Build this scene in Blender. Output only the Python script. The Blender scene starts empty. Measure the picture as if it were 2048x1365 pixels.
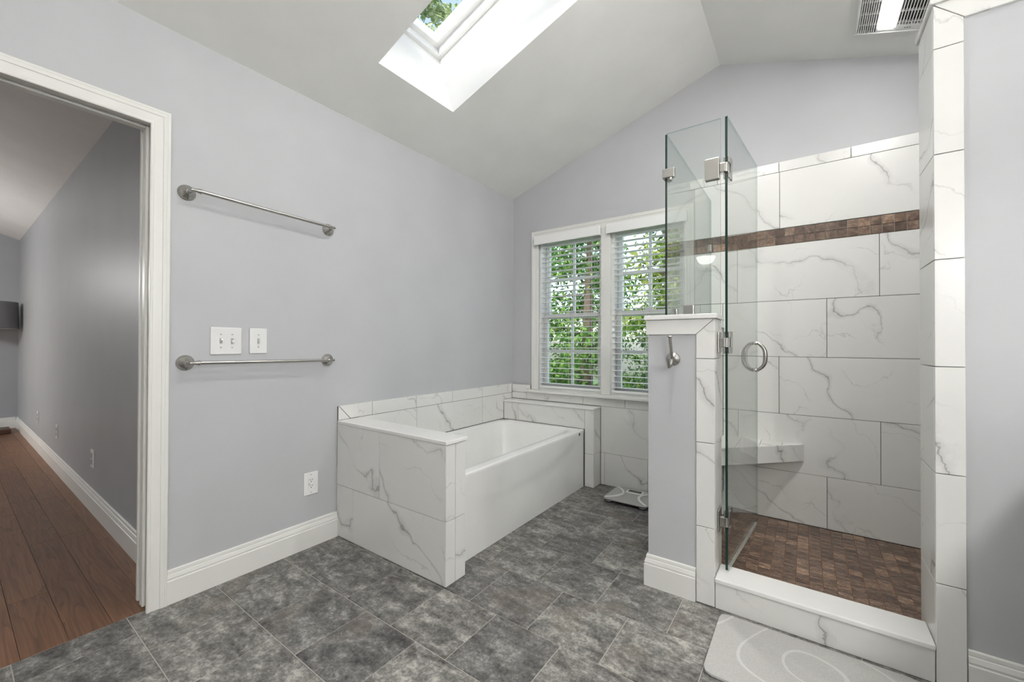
import bpy, bmesh, math, random
from mathutils import Vector, Matrix

# ------------------------------------------------------------------ camera, sky, sun, exposure
scn = bpy.context.scene
COL = scn.collection
rad = math.radians
H = 1.11
F_PX = 820.0
YAW, PITCH, ROLL = rad(35.63), rad(.44), rad(.17)
fw = Vector((-math.sin(YAW) * math.cos(PITCH), math.cos(YAW) * math.cos(PITCH), math.sin(PITCH)))
rt = Vector((math.cos(YAW), math.sin(YAW), 0))
up = rt.cross(fw)
rt2 = rt * math.cos(ROLL) + up * math.sin(ROLL)
up2 = up * math.cos(ROLL) - rt * math.sin(ROLL)
cam_d = bpy.data.cameras.new('camera')
cam_d.sensor_width = 36
cam_d.lens = F_PX / 2048 * 36
cam_d.clip_start = .02
cam = bpy.data.objects.new('camera', cam_d)
COL.objects.link(cam)
m = Matrix.Identity(4)
for i, v in enumerate((rt2, up2, -fw)):
    m[0][i], m[1][i], m[2][i] = v
m.translation = Vector((0, 0, H))
cam.matrix_world = m
scn.camera = cam

world = bpy.data.worlds.new('sky')
scn.world = world
world.use_nodes = True
wn = world.node_tree.nodes
sky = wn.new('ShaderNodeTexSky')
sky.sky_type = 'NISHITA'
sky.sun_disc = False
sky.sun_elevation = rad(34)
sky.sun_rotation = rad(190)
sky.dust_density = 2.0
hs = wn.new('ShaderNodeHueSaturation')
hs.inputs['Saturation'].default_value = .75
world.node_tree.links.new(sky.outputs['Color'], hs.inputs['Color'])
world.node_tree.links.new(hs.outputs['Color'], wn['Background'].inputs['Color'])
wn['Background'].inputs['Strength'].default_value = .48

sun_d = bpy.data.lights.new('sun', 'SUN')
sun_d.energy = 2.3
sun_d.angle = rad(2.5)
sun_d.color = (1, .96, .88)
sun = bpy.data.objects.new('sun', sun_d)
COL.objects.link(sun)
sun.rotation_euler = Vector((-.12, .82, -.56)).to_track_quat('-Z', 'Y').to_euler()

scn.view_settings.view_transform = 'Standard'
scn.view_settings.look = 'None'
scn.view_settings.gamma = 1
scn.view_settings.use_curve_mapping = False
scn.view_settings.exposure = 0.10
# strengths of the lamps' lit glass: vanity bowls, sconce bowls, fan lens, added fill downlights, added bedroom globe
E_VAN, E_SCO, E_FAN, E_DOWN, E_HALL = 72, 9, 10, 350, 70

# ------------------------------------------------------------------ materials
def new_mat(name):
    mt = bpy.data.materials.new(name)
    mt.use_nodes = True
    nt = mt.node_tree
    return mt, nt, nt.nodes['Principled BSDF']

def nd(nt, typ, **kw):
    n = nt.nodes.new(typ)
    for k, v in kw.items():
        if k in n.inputs and not hasattr(n, k):
            n.inputs[k].default_value = v
        else:
            setattr(n, k, v)
    return n

def ramp(nt, fac, stops):
    r = nt.nodes.new('ShaderNodeValToRGB')
    while len(r.color_ramp.elements) < len(stops):
        r.color_ramp.elements.new(.5)
    for e, (p, c) in zip(r.color_ramp.elements, stops):
        e.position = p
        e.color = (*c, 1) if len(c) == 3 else c
    nt.links.new(fac, r.inputs[0])
    return r.outputs[0]

def mixc(nt, fac, a, b, mode='MIX'):
    n = nt.nodes.new('ShaderNodeMix')
    n.data_type = 'RGBA'
    n.blend_type = mode
    for s, v in ((n.inputs[0], fac), (n.inputs[6], a), (n.inputs[7], b)):
        if hasattr(v, 'default_value') or hasattr(v, 'is_linked'):
            nt.links.new(v, s)
        elif isinstance(v, (int, float)):
            s.default_value = v
        else:
            s.default_value = (*v, 1)
    return n.outputs[2]

def mth(nt, op, a, b=0.0, clamp=False):
    n = nt.nodes.new('ShaderNodeMath')
    n.operation = op
    n.use_clamp = clamp
    for s, v in zip(n.inputs, (a, b)):
        if isinstance(v, (int, float)):
            s.default_value = v
        else:
            nt.links.new(v, s)
    return n.outputs[0]

def coords(nt, scale=(1, 1, 1), rot=(0, 0, 0), rnd=0.0):
    """object coordinates, shifted per object so that alike pieces differ"""
    tc = nt.nodes.new('ShaderNodeTexCoord')
    out = tc.outputs['Object']
    if rnd:
        oi = nt.nodes.new('ShaderNodeObjectInfo')
        cx = nt.nodes.new('ShaderNodeCombineXYZ')
        for i, k in enumerate((1.0, 1.7, 2.9)):
            nt.links.new(mth(nt, 'MULTIPLY', oi.outputs['Random'], rnd * k), cx.inputs[i])
        va = nt.nodes.new('ShaderNodeVectorMath')
        nt.links.new(out, va.inputs[0]); nt.links.new(cx.outputs[0], va.inputs[1])
        out = va.outputs[0]
    mp = nt.nodes.new('ShaderNodeMapping')
    mp.inputs['Scale'].default_value = scale
    mp.inputs['Rotation'].default_value = rot
    nt.links.new(out, mp.inputs['Vector'])
    return mp.outputs[0]

def noise(nt, vec, scale, detail=4, rough=.5, dist=0.0):
    n = nt.nodes.new('ShaderNodeTexNoise')
    n.inputs['Scale'].default_value = scale
    n.inputs['Detail'].default_value = detail
    n.inputs['Roughness'].default_value = rough
    n.inputs['Distortion'].default_value = dist
    nt.links.new(vec, n.inputs['Vector'])
    return n.outputs['Fac']

def bump(nt, bs, h, strength, dist=.002):
    b = nt.nodes.new('ShaderNodeBump')
    b.inputs['Strength'].default_value = strength
    b.inputs['Distance'].default_value = dist
    nt.links.new(h, b.inputs['Height'])
    nt.links.new(b.outputs[0], bs.inputs['Normal'])

def plain(name, col, rough=.5, metal=0.0, spec=.5, grain=0.0, gscale=200):
    mt, nt, bs = new_mat(name)
    bs.inputs['Base Color'].default_value = (*col, 1)
    bs.inputs['Roughness'].default_value = rough
    bs.inputs['Metallic'].default_value = metal
    bs.inputs['Specular IOR Level'].default_value = spec
    v = coords(nt)
    c = ramp(nt, noise(nt, v, 3, 3), [(.3, [x * .97 for x in col]), (.7, [min(1, x * 1.03) for x in col])])
    nt.links.new(c, bs.inputs['Base Color'])
    if grain:
        bump(nt, bs, noise(nt, v, gscale, 2), grain, .001)
    return mt

M = {}
M['wall'] = plain('grey_wall_paint', (.500, .506, .521), .55, grain=.12, gscale=260)
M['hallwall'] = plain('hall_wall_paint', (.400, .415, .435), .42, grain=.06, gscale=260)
M['ceil'] = plain('ceiling_paint', (.87, .868, .840), .8, grain=.15, gscale=200)
M['trim'] = plain('white_trim_paint', (.79, .785, .75), .32)
M['plastic'] = plain('white_plastic', (.80, .80, .79), .3)
M['vinyl'] = plain('white_vinyl', (.87, .87, .86), .35)
M['acrylic'] = plain('white_acrylic', (.84, .84, .82), .12)
M['quartz'] = plain('white_quartz', (.80, .795, .775), .16)
M['grout'] = plain('pale_floor_grout', (.44, .42, .38), .9)
M['grout_wall'] = plain('grey_wall_grout', (.11, .105, .095), .9)
M['grout_brown'] = plain('rusty_grout', (.20, .095, .045), .9)
M['nickel'] = plain('brushed_nickel', (.45, .435, .41), .27, metal=1.0)
M['chrome'] = plain('polished_steel', (.70, .69, .67), .12, metal=1.0)
M['seal'] = plain('pale_vinyl_seal', (.50, .52, .49), .3)
M['black'] = plain('black_plastic', (.012, .012, .012), .4)
M['rubber'] = plain('dark_rubber', (.03, .03, .03), .6)
M['greyplastic'] = plain('grey_plastic', (.42, .42, .41), .35)
M['lcd'] = plain('grey_display', (.10, .105, .10), .15)
M['darkvoid'] = plain('dark_duct', (.05, .048, .045), .8)
M['shade'] = plain('grey_lamp_fabric', (.17, .17, .18), .85)
M['shade_in'] = plain('white_shade_lining', (.75, .75, .76), .7)
M['brownwood'] = plain('dark_stained_wood', (.075, .032, .018), .4)
M['roof'] = plain('roof_shingle', (.15, .14, .13), .9)
M['grass'] = plain('grass', (.10, .20, .05), .9)
M['bark'] = plain('bark', (.13, .10, .075), .9, grain=.5, gscale=30)

def marble(name):
    mt, nt, bs = new_mat(name)
    v = coords(nt, (1, 1, 1), (0, 0, 0), 37.0)
    base = (.775, .770, .742)
    cloud = ramp(nt, noise(nt, v, 2.0, 4, .55), [(.35, (.735, .732, .708)), (.62, base)])
    warp = noise(nt, v, 2.1, 3, .5)
    rough = noise(nt, v, 9.0, 5, .62)
    oi = nt.nodes.new('ShaderNodeObjectInfo')
    def family(dirv, freq, amp, amp2, seed):
        d = nt.nodes.new('ShaderNodeVectorMath'); d.operation = 'DOT_PRODUCT'
        nt.links.new(v, d.inputs[0]); d.inputs[1].default_value = dirv
        ph = mth(nt, 'MULTIPLY', d.outputs['Value'], freq)
        ph = mth(nt, 'ADD', ph, mth(nt, 'MULTIPLY', warp, amp))
        ph = mth(nt, 'ADD', ph, mth(nt, 'MULTIPLY', rough, amp2))
        ph = mth(nt, 'ADD', ph, mth(nt, 'MULTIPLY', oi.outputs['Random'], seed))
        return mth(nt, 'ABSOLUTE', mth(nt, 'SUBTRACT', mth(nt, 'FRACT', ph), .5))
    a1 = family((.62, .62, .60), 2.7, 1.5, .22, 17.3)
    a2 = family((.50, .50, .80), 4.1, 2.3, .55, 29.1)
    a3 = family((-.60, -.60, .55), 2.9, 2.2, .50, 41.7)
    wid = ramp(nt, noise(nt, v, 5.0, 2), [(.35, (.25, .25, .25)), (.7, (1, 1, 1))])
    gate = ramp(nt, noise(nt, v, 2.7, 2, .5), [(.39, (0, 0, 0)), (.55, (1, 1, 1))])
    gate2 = ramp(nt, noise(nt, v, 3.9, 2, .5), [(.46, (0, 0, 0)), (.60, (1, 1, 1))])
    gate3 = ramp(nt, noise(nt, v, 3.1, 1, .5), [(.56, (0, 0, 0)), (.68, (1, 1, 1))])
    thin = mth(nt, 'SUBTRACT', 1.0, mth(nt, 'DIVIDE', a1, mth(nt, 'MULTIPLY', wid, .017)), True)
    soft = mth(nt, 'SUBTRACT', 1.0, mth(nt, 'DIVIDE', a1, mth(nt, 'MULTIPLY', wid, .10)), True)
    hair = mth(nt, 'SUBTRACT', 1.0, mth(nt, 'DIVIDE', a2, .020), True)
    cross = mth(nt, 'SUBTRACT', 1.0, mth(nt, 'DIVIDE', a3, .013), True)
    c = mixc(nt, mth(nt, 'MULTIPLY', mth(nt, 'MULTIPLY', soft, gate), .42), cloud, (.43, .425, .41))
    c = mixc(nt, mth(nt, 'MULTIPLY', mth(nt, 'MULTIPLY', thin, gate), .72), c, (.22, .21, .195))
    c = mixc(nt, mth(nt, 'MULTIPLY', mth(nt, 'MULTIPLY', hair, gate2), .40), c, (.36, .35, .335))
    c = mixc(nt, mth(nt, 'MULTIPLY', mth(nt, 'MULTIPLY', cross, gate3), .45), c, (.33, .31, .29))
    nt.links.new(c, bs.inputs['Base Color'])
    bs.inputs['Roughness'].default_value = .24
    return mt
M['marble'] = marble('white_marble_tile')

def slate():
    mt, nt, bs = new_mat('grey_slate_tile')
    v = coords(nt, (1, 1, 1), (0, 0, 0), 53.0)
    w = coords(nt, (1, 2.3, 1), (0, 0, rad(20)), 53.0)
    big = noise(nt, w, 7.0, 7, .66, .5)
    fine = noise(nt, v, 34, 8, .74, .2)
    grit = noise(nt, v, 95, 4, .7)
    mixf = mth(nt, 'ADD', mth(nt, 'MULTIPLY', big, .40), mth(nt, 'ADD', mth(nt, 'MULTIPLY', fine, .36), mth(nt, 'MULTIPLY', grit, .24)))
    c = ramp(nt, mixf, [(.385, (.038, .036, .034)), (.465, (.130, .126, .119)), (.525, (.228, .222, .209)), (.60, (.46, .445, .415))])
    oi = nt.nodes.new('ShaderNodeObjectInfo')
    tint = ramp(nt, oi.outputs['Random'], [(0, (.70, .70, .71)), (.5, (.91, .91, .90)), (1, (1.12, 1.11, 1.08))])
    c = mixc(nt, 1.0, c, tint, 'MULTIPLY')
    brown = ramp(nt, noise(nt, v, 3.3, 3, .5), [(.56, (0, 0, 0)), (.72, (1, 1, 1))])
    c = mixc(nt, mth(nt, 'MULTIPLY', brown, .45), c, (.20, .165, .13))
    a = mth(nt, 'ABSOLUTE', mth(nt, 'SUBTRACT', noise(nt, w, 5.5, 6, .7, 1.0), .5))
    crack = mth(nt, 'SUBTRACT', 1.0, mth(nt, 'DIVIDE', a, .006), True)
    g = ramp(nt, noise(nt, v, 5, 2), [(.55, (0, 0, 0)), (.63, (1, 1, 1))])
    c = mixc(nt, mth(nt, 'MULTIPLY', mth(nt, 'MULTIPLY', crack, g), .8), c, (.03, .028, .026))
    nt.links.new(c, bs.inputs['Base Color'])
    bs.inputs['Roughness'].default_value = .48
    bump(nt, bs, mixf, .25, .003)
    return mt
M['slate'] = slate()

def brown_stone():
    mt, nt, bs = new_mat('brown_travertine_mosaic')
    v = coords(nt, (1, 1, 1), (0, 0, 0), 31.0)
    w = coords(nt, (1, 4.0, 1), (0, 0, rad(8)), 31.0)
    f = mth(nt, 'ADD', mth(nt, 'MULTIPLY', noise(nt, w, 17, 6, .65, .5), .6), mth(nt, 'MULTIPLY', noise(nt, v, 70, 5, .7), .4))
    c = ramp(nt, f, [(.36, (.040, .026, .018)), (.47, (.130, .083, .058)), (.56, (.230, .160, .118)), (.68, (.46, .36, .28))])
    oi = nt.nodes.new('ShaderNodeObjectInfo')
    tint = ramp(nt, oi.outputs['Random'], [(0, (.62, .60, .60)), (.55, (.95, .93, .92)), (.85, (1.15, 1.13, 1.1)), (1, (1.7, 1.62, 1.5))])
    c = mixc(nt, 1.0, c, tint, 'MULTIPLY')
    nt.links.new(c, bs.inputs['Base Color'])
    bs.inputs['Roughness'].default_value = .38
    bump(nt, bs, f, .3, .002)
    return mt
M['mosaic'] = brown_stone()

def planks():
    mt, nt, bs = new_mat('brown_oak_plank')
    v = coords(nt, (.55, 6.0, 6.0), (0, 0, 0), 71.0)
    u = coords(nt, (1.6, 60, 60), (0, 0, 0), 71.0)
    n = noise(nt, v, 1.7, 3, .5, .4)
    ring = mth(nt, 'FRACT', mth(nt, 'MULTIPLY', n, 11.0))
    lines = mth(nt, 'POWER', ring, 3.0)
    c = ramp(nt, noise(nt, u, 2.2, 4, .6), [(.3, (.155, .072, .034)), (.7, (.245, .120, .060))])
    c = mixc(nt, mth(nt, 'MULTIPLY', lines, .55), c, (.070, .028, .015))
    oi = nt.nodes.new('ShaderNodeObjectInfo')
    tint = ramp(nt, oi.outputs['Random'], [(0, (.78, .76, .75)), (1, (1.15, 1.13, 1.1))])
    c = mixc(nt, 1.0, c, tint, 'MULTIPLY')
    nt.links.new(c, bs.inputs['Base Color'])
    bs.inputs['Roughness'].default_value = .42
    bump(nt, bs, lines, .08, .001)
    return mt
M['plank'] = planks()

def stone_mat():
    mt, nt, bs = new_mat('pale_diatomite_stone')
    v = coords(nt)
    wv = nt.nodes.new('ShaderNodeTexWave')
    wv.wave_type = 'RINGS'; wv.rings_direction = 'SPHERICAL'
    wv.inputs['Scale'].default_value = 2.3
    wv.inputs['Distortion'].default_value = 9.0
    wv.inputs['Detail'].default_value = 1.0
    wv.inputs['Detail Scale'].default_value = .8
    nt.links.new(v, wv.inputs['Vector'])
    line = ramp(nt, wv.outputs['Fac'], [(.982, (0, 0, 0)), (.994, (1, 1, 1))])
    sp = ramp(nt, noise(nt, v, 160, 3, .6), [(.3, (.435, .43, .41)), (.7, (.52, .515, .49))])
    c = mixc(nt, mth(nt, 'MULTIPLY', line, .6), sp, (.68, .675, .65))
    nt.links.new(c, bs.inputs['Base Color'])
    bs.inputs['Roughness'].default_value = .85
    return mt
M['stone_mat'] = stone_mat()

def glass_mat(name, tint, ior=1.5):
    mt = bpy.data.materials.new(name)
    mt.use_nodes = True
    nt = mt.node_tree
    nt.nodes.remove(nt.nodes['Principled BSDF'])
    tr = nd(nt, 'ShaderNodeBsdfTransparent'); tr.inputs[0].default_value = (*tint, 1)
    gl = nd(nt, 'ShaderNodeBsdfGlossy'); gl.inputs['Roughness'].default_value = .01
    lw = nd(nt, 'ShaderNodeLayerWeight')
    r0 = ((ior - 1) / (ior + 1)) ** 2
    fac = mth(nt, 'ADD', mth(nt, 'MULTIPLY', mth(nt, 'POWER', lw.outputs['Facing'], 5.0), 1 - r0), r0)
    mx = nd(nt, 'ShaderNodeMixShader')
    nt.links.new(fac, mx.inputs[0])
    nt.links.new(tr.outputs[0], mx.inputs[1]); nt.links.new(gl.outputs[0], mx.inputs[2])
    nt.links.new(mx.outputs[0], nt.nodes['Material Output'].inputs[0])
    return mt
M['glass'] = glass_mat('clear_shower_glass', (.945, .965, .955))
M['pane'] = glass_mat('window_glass', (.97, .985, .98), 1.35)
M['scaleglass'] = glass_mat('tinted_scale_glass', (.70, .72, .71))
M['glass_rim'] = glass_mat('pale_green_glass_rim', (.62, .74, .70))
M['glass_edge'] = plain('dark_green_glass_edge', (.010, .035, .028), .15)  # darkness of internal reflections is put into this edge colour

def emit(name, col, s):
    mt, nt, bs = new_mat(name)
    bs.inputs['Base Color'].default_value = (.8, .8, .78, 1)
    bs.inputs['Emission Color'].default_value = (*col, 1)
    bs.inputs['Emission Strength'].default_value = s
    return mt
M['lens'] = emit('lit_fan_lens', (1, .985, .96), E_FAN)
M['fill_downlight'] = emit('lit_fill_downlight', (1, .985, .96), E_DOWN)
M['bowl'] = emit('lit_glass_bowl', (1, .985, .96), E_VAN)
M['bowl_b'] = emit('lit_sconce_bowl', (1, .985, .96), E_SCO)
M['fill_globe'] = emit('lit_fill_globe', (1, .99, .97), E_HALL)

def foliage(name, dark, mid, light):
    mt = bpy.data.materials.new(name)
    mt.use_nodes = True
    nt = mt.node_tree
    nt.nodes.remove(nt.nodes['Principled BSDF'])
    ge = nt.nodes.new('ShaderNodeNewGeometry')
    v = coords(nt)
    f = mth(nt, 'ADD', mth(nt, 'MULTIPLY', ge.outputs['Random Per Island'], .5), mth(nt, 'MULTIPLY', noise(nt, v, 1.6, 3), .5))
    c = ramp(nt, f, [(.28, dark), (.5, mid), (.74, light)])
    d = nd(nt, 'ShaderNodeBsdfDiffuse'); t = nd(nt, 'ShaderNodeBsdfTranslucent')
    nt.links.new(c, d.inputs[0]); nt.links.new(c, t.inputs[0])
    mx = nd(nt, 'ShaderNodeMixShader'); mx.inputs[0].default_value = .35
    nt.links.new(d.outputs[0], mx.inputs[1]); nt.links.new(t.outputs[0], mx.inputs[2])
    nt.links.new(mx.outputs[0], nt.nodes['Material Output'].inputs[0])
    return mt
M['leaf_a'] = foliage('fir_needles', (.05, .13, .03), (.13, .30, .07), (.34, .55, .13))
M['leaf_b'] = foliage('yellow_green_leaves', (.10, .19, .03), (.28, .42, .09), (.60, .66, .20))
M['leaf_c'] = foliage('blue_green_needles', (.05, .11, .05), (.14, .25, .12), (.32, .44, .24))
M['leaf_d'] = foliage('pale_roof_leaves', (.16, .26, .08), (.42, .52, .22), (.75, .78, .50))

# ------------------------------------------------------------------ mesh helpers
WLOC = {}      # world position of each object's origin (nothing in a hierarchy is rotated)

class MB:
    def __init__(self):
        self.v, self.f, self.mi = [], [], []
    def add(self, vs, fs, mi=0):
        o = len(self.v)
        self.v += [tuple(p) for p in vs]
        self.f += [tuple(i + o for i in f) for f in fs]
        self.mi += [mi] * len(fs)
        return self
    def box(self, x0, x1, y0, y1, z0, z1, mi=0):
        vs = [(x, y, z) for z in (z0, z1) for y in (y0, y1) for x in (x0, x1)]
        return self.add(vs, [(0, 2, 3, 1), (4, 5, 7, 6), (0, 1, 5, 4), (2, 6, 7, 3), (0, 4, 6, 2), (1, 3, 7, 5)], mi)
    def obox(self, c, ax, half, mi=0):
        """box about centre c along three unit axes"""
        c = Vector(c); a, b, d = [Vector(q) * h for q, h in zip(ax, half)]
        vs = [c + a * i + b * j + d * k for k in (-1, 1) for j in (-1, 1) for i in (-1, 1)]
        return self.add(vs, [(0, 2, 3, 1), (4, 5, 7, 6), (0, 1, 5, 4), (2, 6, 7, 3), (0, 4, 6, 2), (1, 3, 7, 5)], mi)
    def prism(self, poly, fn, t0, t1, mi=0):
        """poly of 2D points; fn(a, b, t) gives the 3D point"""
        n = len(poly)
        vs = [fn(a, b, t0) for a, b in poly] + [fn(a, b, t1) for a, b in poly]
        fs = [tuple(range(n - 1, -1, -1)), tuple(range(n, 2 * n))]
        fs += [(i, (i + 1) % n, n + (i + 1) % n, n + i) for i in range(n)]
        return self.add(vs, fs, mi)
    def lathe(self, prof, o, axis=(0, 0, 1), n=28, mi=0):
        """prof: (radius, distance along axis)"""
        ax = Vector(axis).normalized(); o = Vector(o)
        a = ax.orthogonal().normalized(); b = ax.cross(a)
        vs, fs = [], []
        for r, h in prof:
            for k in range(n):
                t = 2 * math.pi * k / n
                vs.append(o + ax * h + (a * math.cos(t) + b * math.sin(t)) * r)
        for i in range(len(prof) - 1):
            for k in range(n):
                fs.append((i * n + k, i * n + (k + 1) % n, (i + 1) * n + (k + 1) % n, (i + 1) * n + k))
        fs.append(tuple(range(n - 1, -1, -1)))
        fs.append(tuple(range((len(prof) - 1) * n, len(prof) * n)))
        return self.add(vs, fs, mi)
    def tube(self, pts, r, n=12, mi=0):
        pts = [Vector(p) for p in pts]
        rs = r if isinstance(r, (list, tuple)) else [r] * len(pts)
        vs, fs = [], []
        prev = None
        for i, p in enumerate(pts):
            t = (pts[min(i + 1, len(pts) - 1)] - pts[max(i - 1, 0)]).normalized()
            a = t.orthogonal().normalized() if prev is None else (prev - t * prev.dot(t)).normalized()
            prev = a
            b = t.cross(a)
            for k in range(n):
                q = 2 * math.pi * k / n
                vs.append(p + (a * math.cos(q) + b * math.sin(q)) * rs[i])
        for i in range(len(pts) - 1):
            for k in range(n):
                fs.append((i * n + k, i * n + (k + 1) % n, (i + 1) * n + (k + 1) % n, (i + 1) * n + k))
        fs.append(tuple(range(n - 1, -1, -1)))
        fs.append(tuple(range((len(pts) - 1) * n, len(pts) * n)))
        return self.add(vs, fs, mi)
    def loops(self, loops, cap0=False, cap1=False, mi=0):
        n = len(loops[0]); vs = [p for l in loops for p in l]; fs = []
        for i in range(len(loops) - 1):
            for k in range(n):
                fs.append((i * n + k, i * n + (k + 1) % n, (i + 1) * n + (k + 1) % n, (i + 1) * n + k))
        if cap0: fs.append(tuple(range(n - 1, -1, -1)))
        if cap1: fs.append(tuple(range((len(loops) - 1) * n, len(loops) * n)))
        return self.add(vs, fs, mi)
    def build(self, name, mat, parent=None, bevel=0.0, smooth=False, seg=2, origin=None, recalc=True):
        xs = [[p[i] for p in self.v] for i in range(3)]
        c = Vector([(min(a) + max(a)) / 2 for a in xs]) if origin is None else Vector(origin)
        if origin is None: c.z = min(xs[2]) if parent is None else c.z
        me = bpy.data.meshes.new(name)
        me.from_pydata([tuple(Vector(p) - c) for p in self.v], [], self.f)
        for i, k in enumerate(self.mi):
            me.polygons[i].material_index = k
        bm = bmesh.new(); bm.from_mesh(me)
        if recalc:
            bmesh.ops.recalc_face_normals(bm, faces=bm.faces)
        if bevel:
            es = [e for e in bm.edges if len(e.link_faces) == 2 and e.calc_face_angle(0) > .5]
            bmesh.ops.bevel(bm, geom=es, offset=bevel, segments=seg, affect='EDGES', profile=.5, clamp_overlap=True)
        bm.to_mesh(me); bm.free()
        mats = mat if isinstance(mat, (list, tuple)) else [mat]
        for q in mats:
            me.materials.append(M[q])
        if smooth:
            me.polygons.foreach_set('use_smooth', [True] * len(me.polygons))
            try: me.set_sharp_from_angle(angle=rad(38))
            except Exception: pass
        return link(name, me, c, parent)

def link(name, data, loc, parent=None):
    o = bpy.data.objects.new(name, data)
    COL.objects.link(o)
    place(o, loc, parent)
    return o

def place(o, loc, parent=None):
    loc = Vector(loc)
    if parent is not None:
        o.parent = parent
        o.location = loc - WLOC[parent.name]
    else:
        o.location = loc
    WLOC[o.name] = loc

def tag(o, label, cat, group=None, kind=None):
    o['label'] = label
    o['category'] = cat
    if group: o['group'] = group
    if kind: o['kind'] = kind
    return o

def thing(name, label, cat, loc, group=None, kind=None):
    return tag(link(name, None, loc), label, cat, group, kind)

CACHE = {}
def tile(parent, x0, x1, y0, y1, z0, z1, mat='marble', name='tile', bevel=.0012):
    """one rectangular tile; alike sizes share their mesh"""
    d = (round(x1 - x0, 4), round(y1 - y0, 4), round(z1 - z0, 4), mat)
    loc = Vector(((x0 + x1) / 2, (y0 + y1) / 2, (z0 + z1) / 2))
    if d in CACHE:
        return link(name, CACHE[d], loc, parent)
    a, b, c = (x1 - x0) / 2, (y1 - y0) / 2, (z1 - z0) / 2
    mb = MB().box(loc.x - a, loc.x + a, loc.y - b, loc.y + b, loc.z - c, loc.z + c)
    o = mb.build(name, mat, parent, bevel=bevel, seg=1)
    CACHE[d] = o.data
    return o

def sweep(mb, path, prof, fn, ends=(None, None)):
    """sweep a profile (across, out) along a planar open path [(a, b)]; fn(a, b, out) -> 3D.
    across is measured to the left of the path; corners are mitred; ends: cut angle slope"""
    n = len(path)
    offs = []
    for i in range(n):
        p = Vector(path[i])
        d0 = (p - Vector(path[i - 1])).normalized() if i else None
        d1 = (Vector(path[i + 1]) - p).normalized() if i < n - 1 else None
        if d0 is None: d0 = d1
        if d1 is None: d1 = d0
        n0 = Vector((-d0.y, d0.x)); n1 = Vector((-d1.y, d1.x))
        mm = (n0 + n1).normalized()
        mm = mm / max(.2, mm.dot(n0))
        offs.append(mm)
    if ends[0] is not None: offs[0] = Vector(ends[0])
    if ends[1] is not None: offs[-1] = Vector(ends[1])
    loops = []
    for p, o in zip(path, offs):
        loops.append([fn(p[0] + o.x * a, p[1] + o.y * a, h) for a, h in prof])
    mb.loops(loops, True, True)
    return mb

# ------------------------------------------------------------------ room numbers
XL, YB, XR, YF = -2.21, 3.10, 1.26, -1.40        # painted faces of the four walls
XRIDGE, ZR, ZE = -.474, 3.03, 2.456
SL = (ZR - ZE) / (XRIDGE - XL)
SR = .3357
def zc(x): return ZR - SL * (XRIDGE - x) if x < XRIDGE else ZR - SR * (x - XRIDGE)
TH = math.atan(SL)

# ------------------------------------------------------------------ ceilings with the skylight shaft
sx = lambda s: XL + s * math.cos(TH)          # along the left slope
def cl(s, y, h):                              # point on the left slope, h metres above it
    return (XL + s * math.cos(TH) - h * math.sin(TH), y, ZE + s * math.sin(TH) + h * math.cos(TH))
SK0 = (-1.82 - XL) / math.cos(TH); SK1 = SK0 + 1.16
SY0, SY1 = 1.329, 1.888
LSL = (XRIDGE - XL) / math.cos(TH)
mb = MB()
def slab(s0, s1, y0, y1):
    mb.prism([(s0, y0), (s1, y0), (s1, y1), (s0, y1)], lambda a, b, t: cl(a, b, t), 0, .40)
slab(-.13, SK0, -1.5, 3.28); slab(SK1, LSL, -1.5, 3.28)
slab(SK0, SK1, -1.5, SY0); slab(SK0, SK1, SY1, 3.28)
tag(mb.build('ceiling_left', 'ceil'), 'sloped white ceiling with the skylight shaft, on the towel bar side', 'ceiling', kind='structure')
THR = math.atan(SR)
def cr(s, y, h):
    return (XRIDGE + s * math.cos(THR) + h * math.sin(THR), y, ZR - s * math.sin(THR) + h * math.cos(THR))
LSR = (XR - XRIDGE) / math.cos(THR)
mb = MB().prism([(0, -1.5), (LSR + .13, -1.5), (LSR + .13, 3.28), (0, 3.28)], lambda a, b, t: cr(a, b, t), 0, .40)
tag(mb.build('ceiling_right', 'ceil'), 'sloped white ceiling above the shower, holding the exhaust fan', 'ceiling', kind='structure')

# skylight window at the top of the shaft
w3 = thing('window_3', 'white framed roof skylight over the bathtub', 'skylight', cl((SK0 + SK1) / 2, (SY0 + SY1) / 2, .40), kind='structure')
def ring(s0, s1, y0, y1, wd, h0, h1, name, bev=.004):
    for a in ((s0, s0 + wd, y0, y1), (s1 - wd, s1, y0, y1), (s0 + wd, s1 - wd, y0, y0 + wd), (s0 + wd, s1 - wd, y1 - wd, y1)):
        MB().prism([(a[0], a[2]), (a[1], a[2]), (a[1], a[3]), (a[0], a[3])], lambda p, q, t: cl(p, q, t), h0, h1).build(name, 'vinyl', w3, bevel=bev)
ring(SK0 - .01, SK1 + .01, SY0 - .01, SY1 + .01, .035, .401, .50, 'frame_bar')
ring(SK0 + .012, SK1 - .012, SY0 + .012, SY1 - .012, .045, .455, .54, 'sash_bar')
MB().prism([(SK0 + .05, SY0 + .05), (SK1 - .05, SY0 + .05), (SK1 - .05, SY1 - .05), (SK0 + .05, SY1 - .05)], lambda p, q, t: cl(p, q, t), .505, .511).build('pane', 'pane', w3)

# ------------------------------------------------------------------ walls
DY0, DY1, DZ = -.33, .513, 2.032            # clear door opening in the left wall
mb = MB()
mb.box(XL - .115, XL, DY1 + .02, YB + .15, -.05, ZE).box(XL - .115, XL, YF - .1, DY0 - .02, -.05, ZE).box(XL - .115, XL, DY0 - .02, DY1 + .02, DZ + .02, ZE)
wall_left = tag(mb.build('wall_left', 'wall'), 'grey painted wall with the towel bars and the doorway', 'wall', kind='structure')

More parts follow.
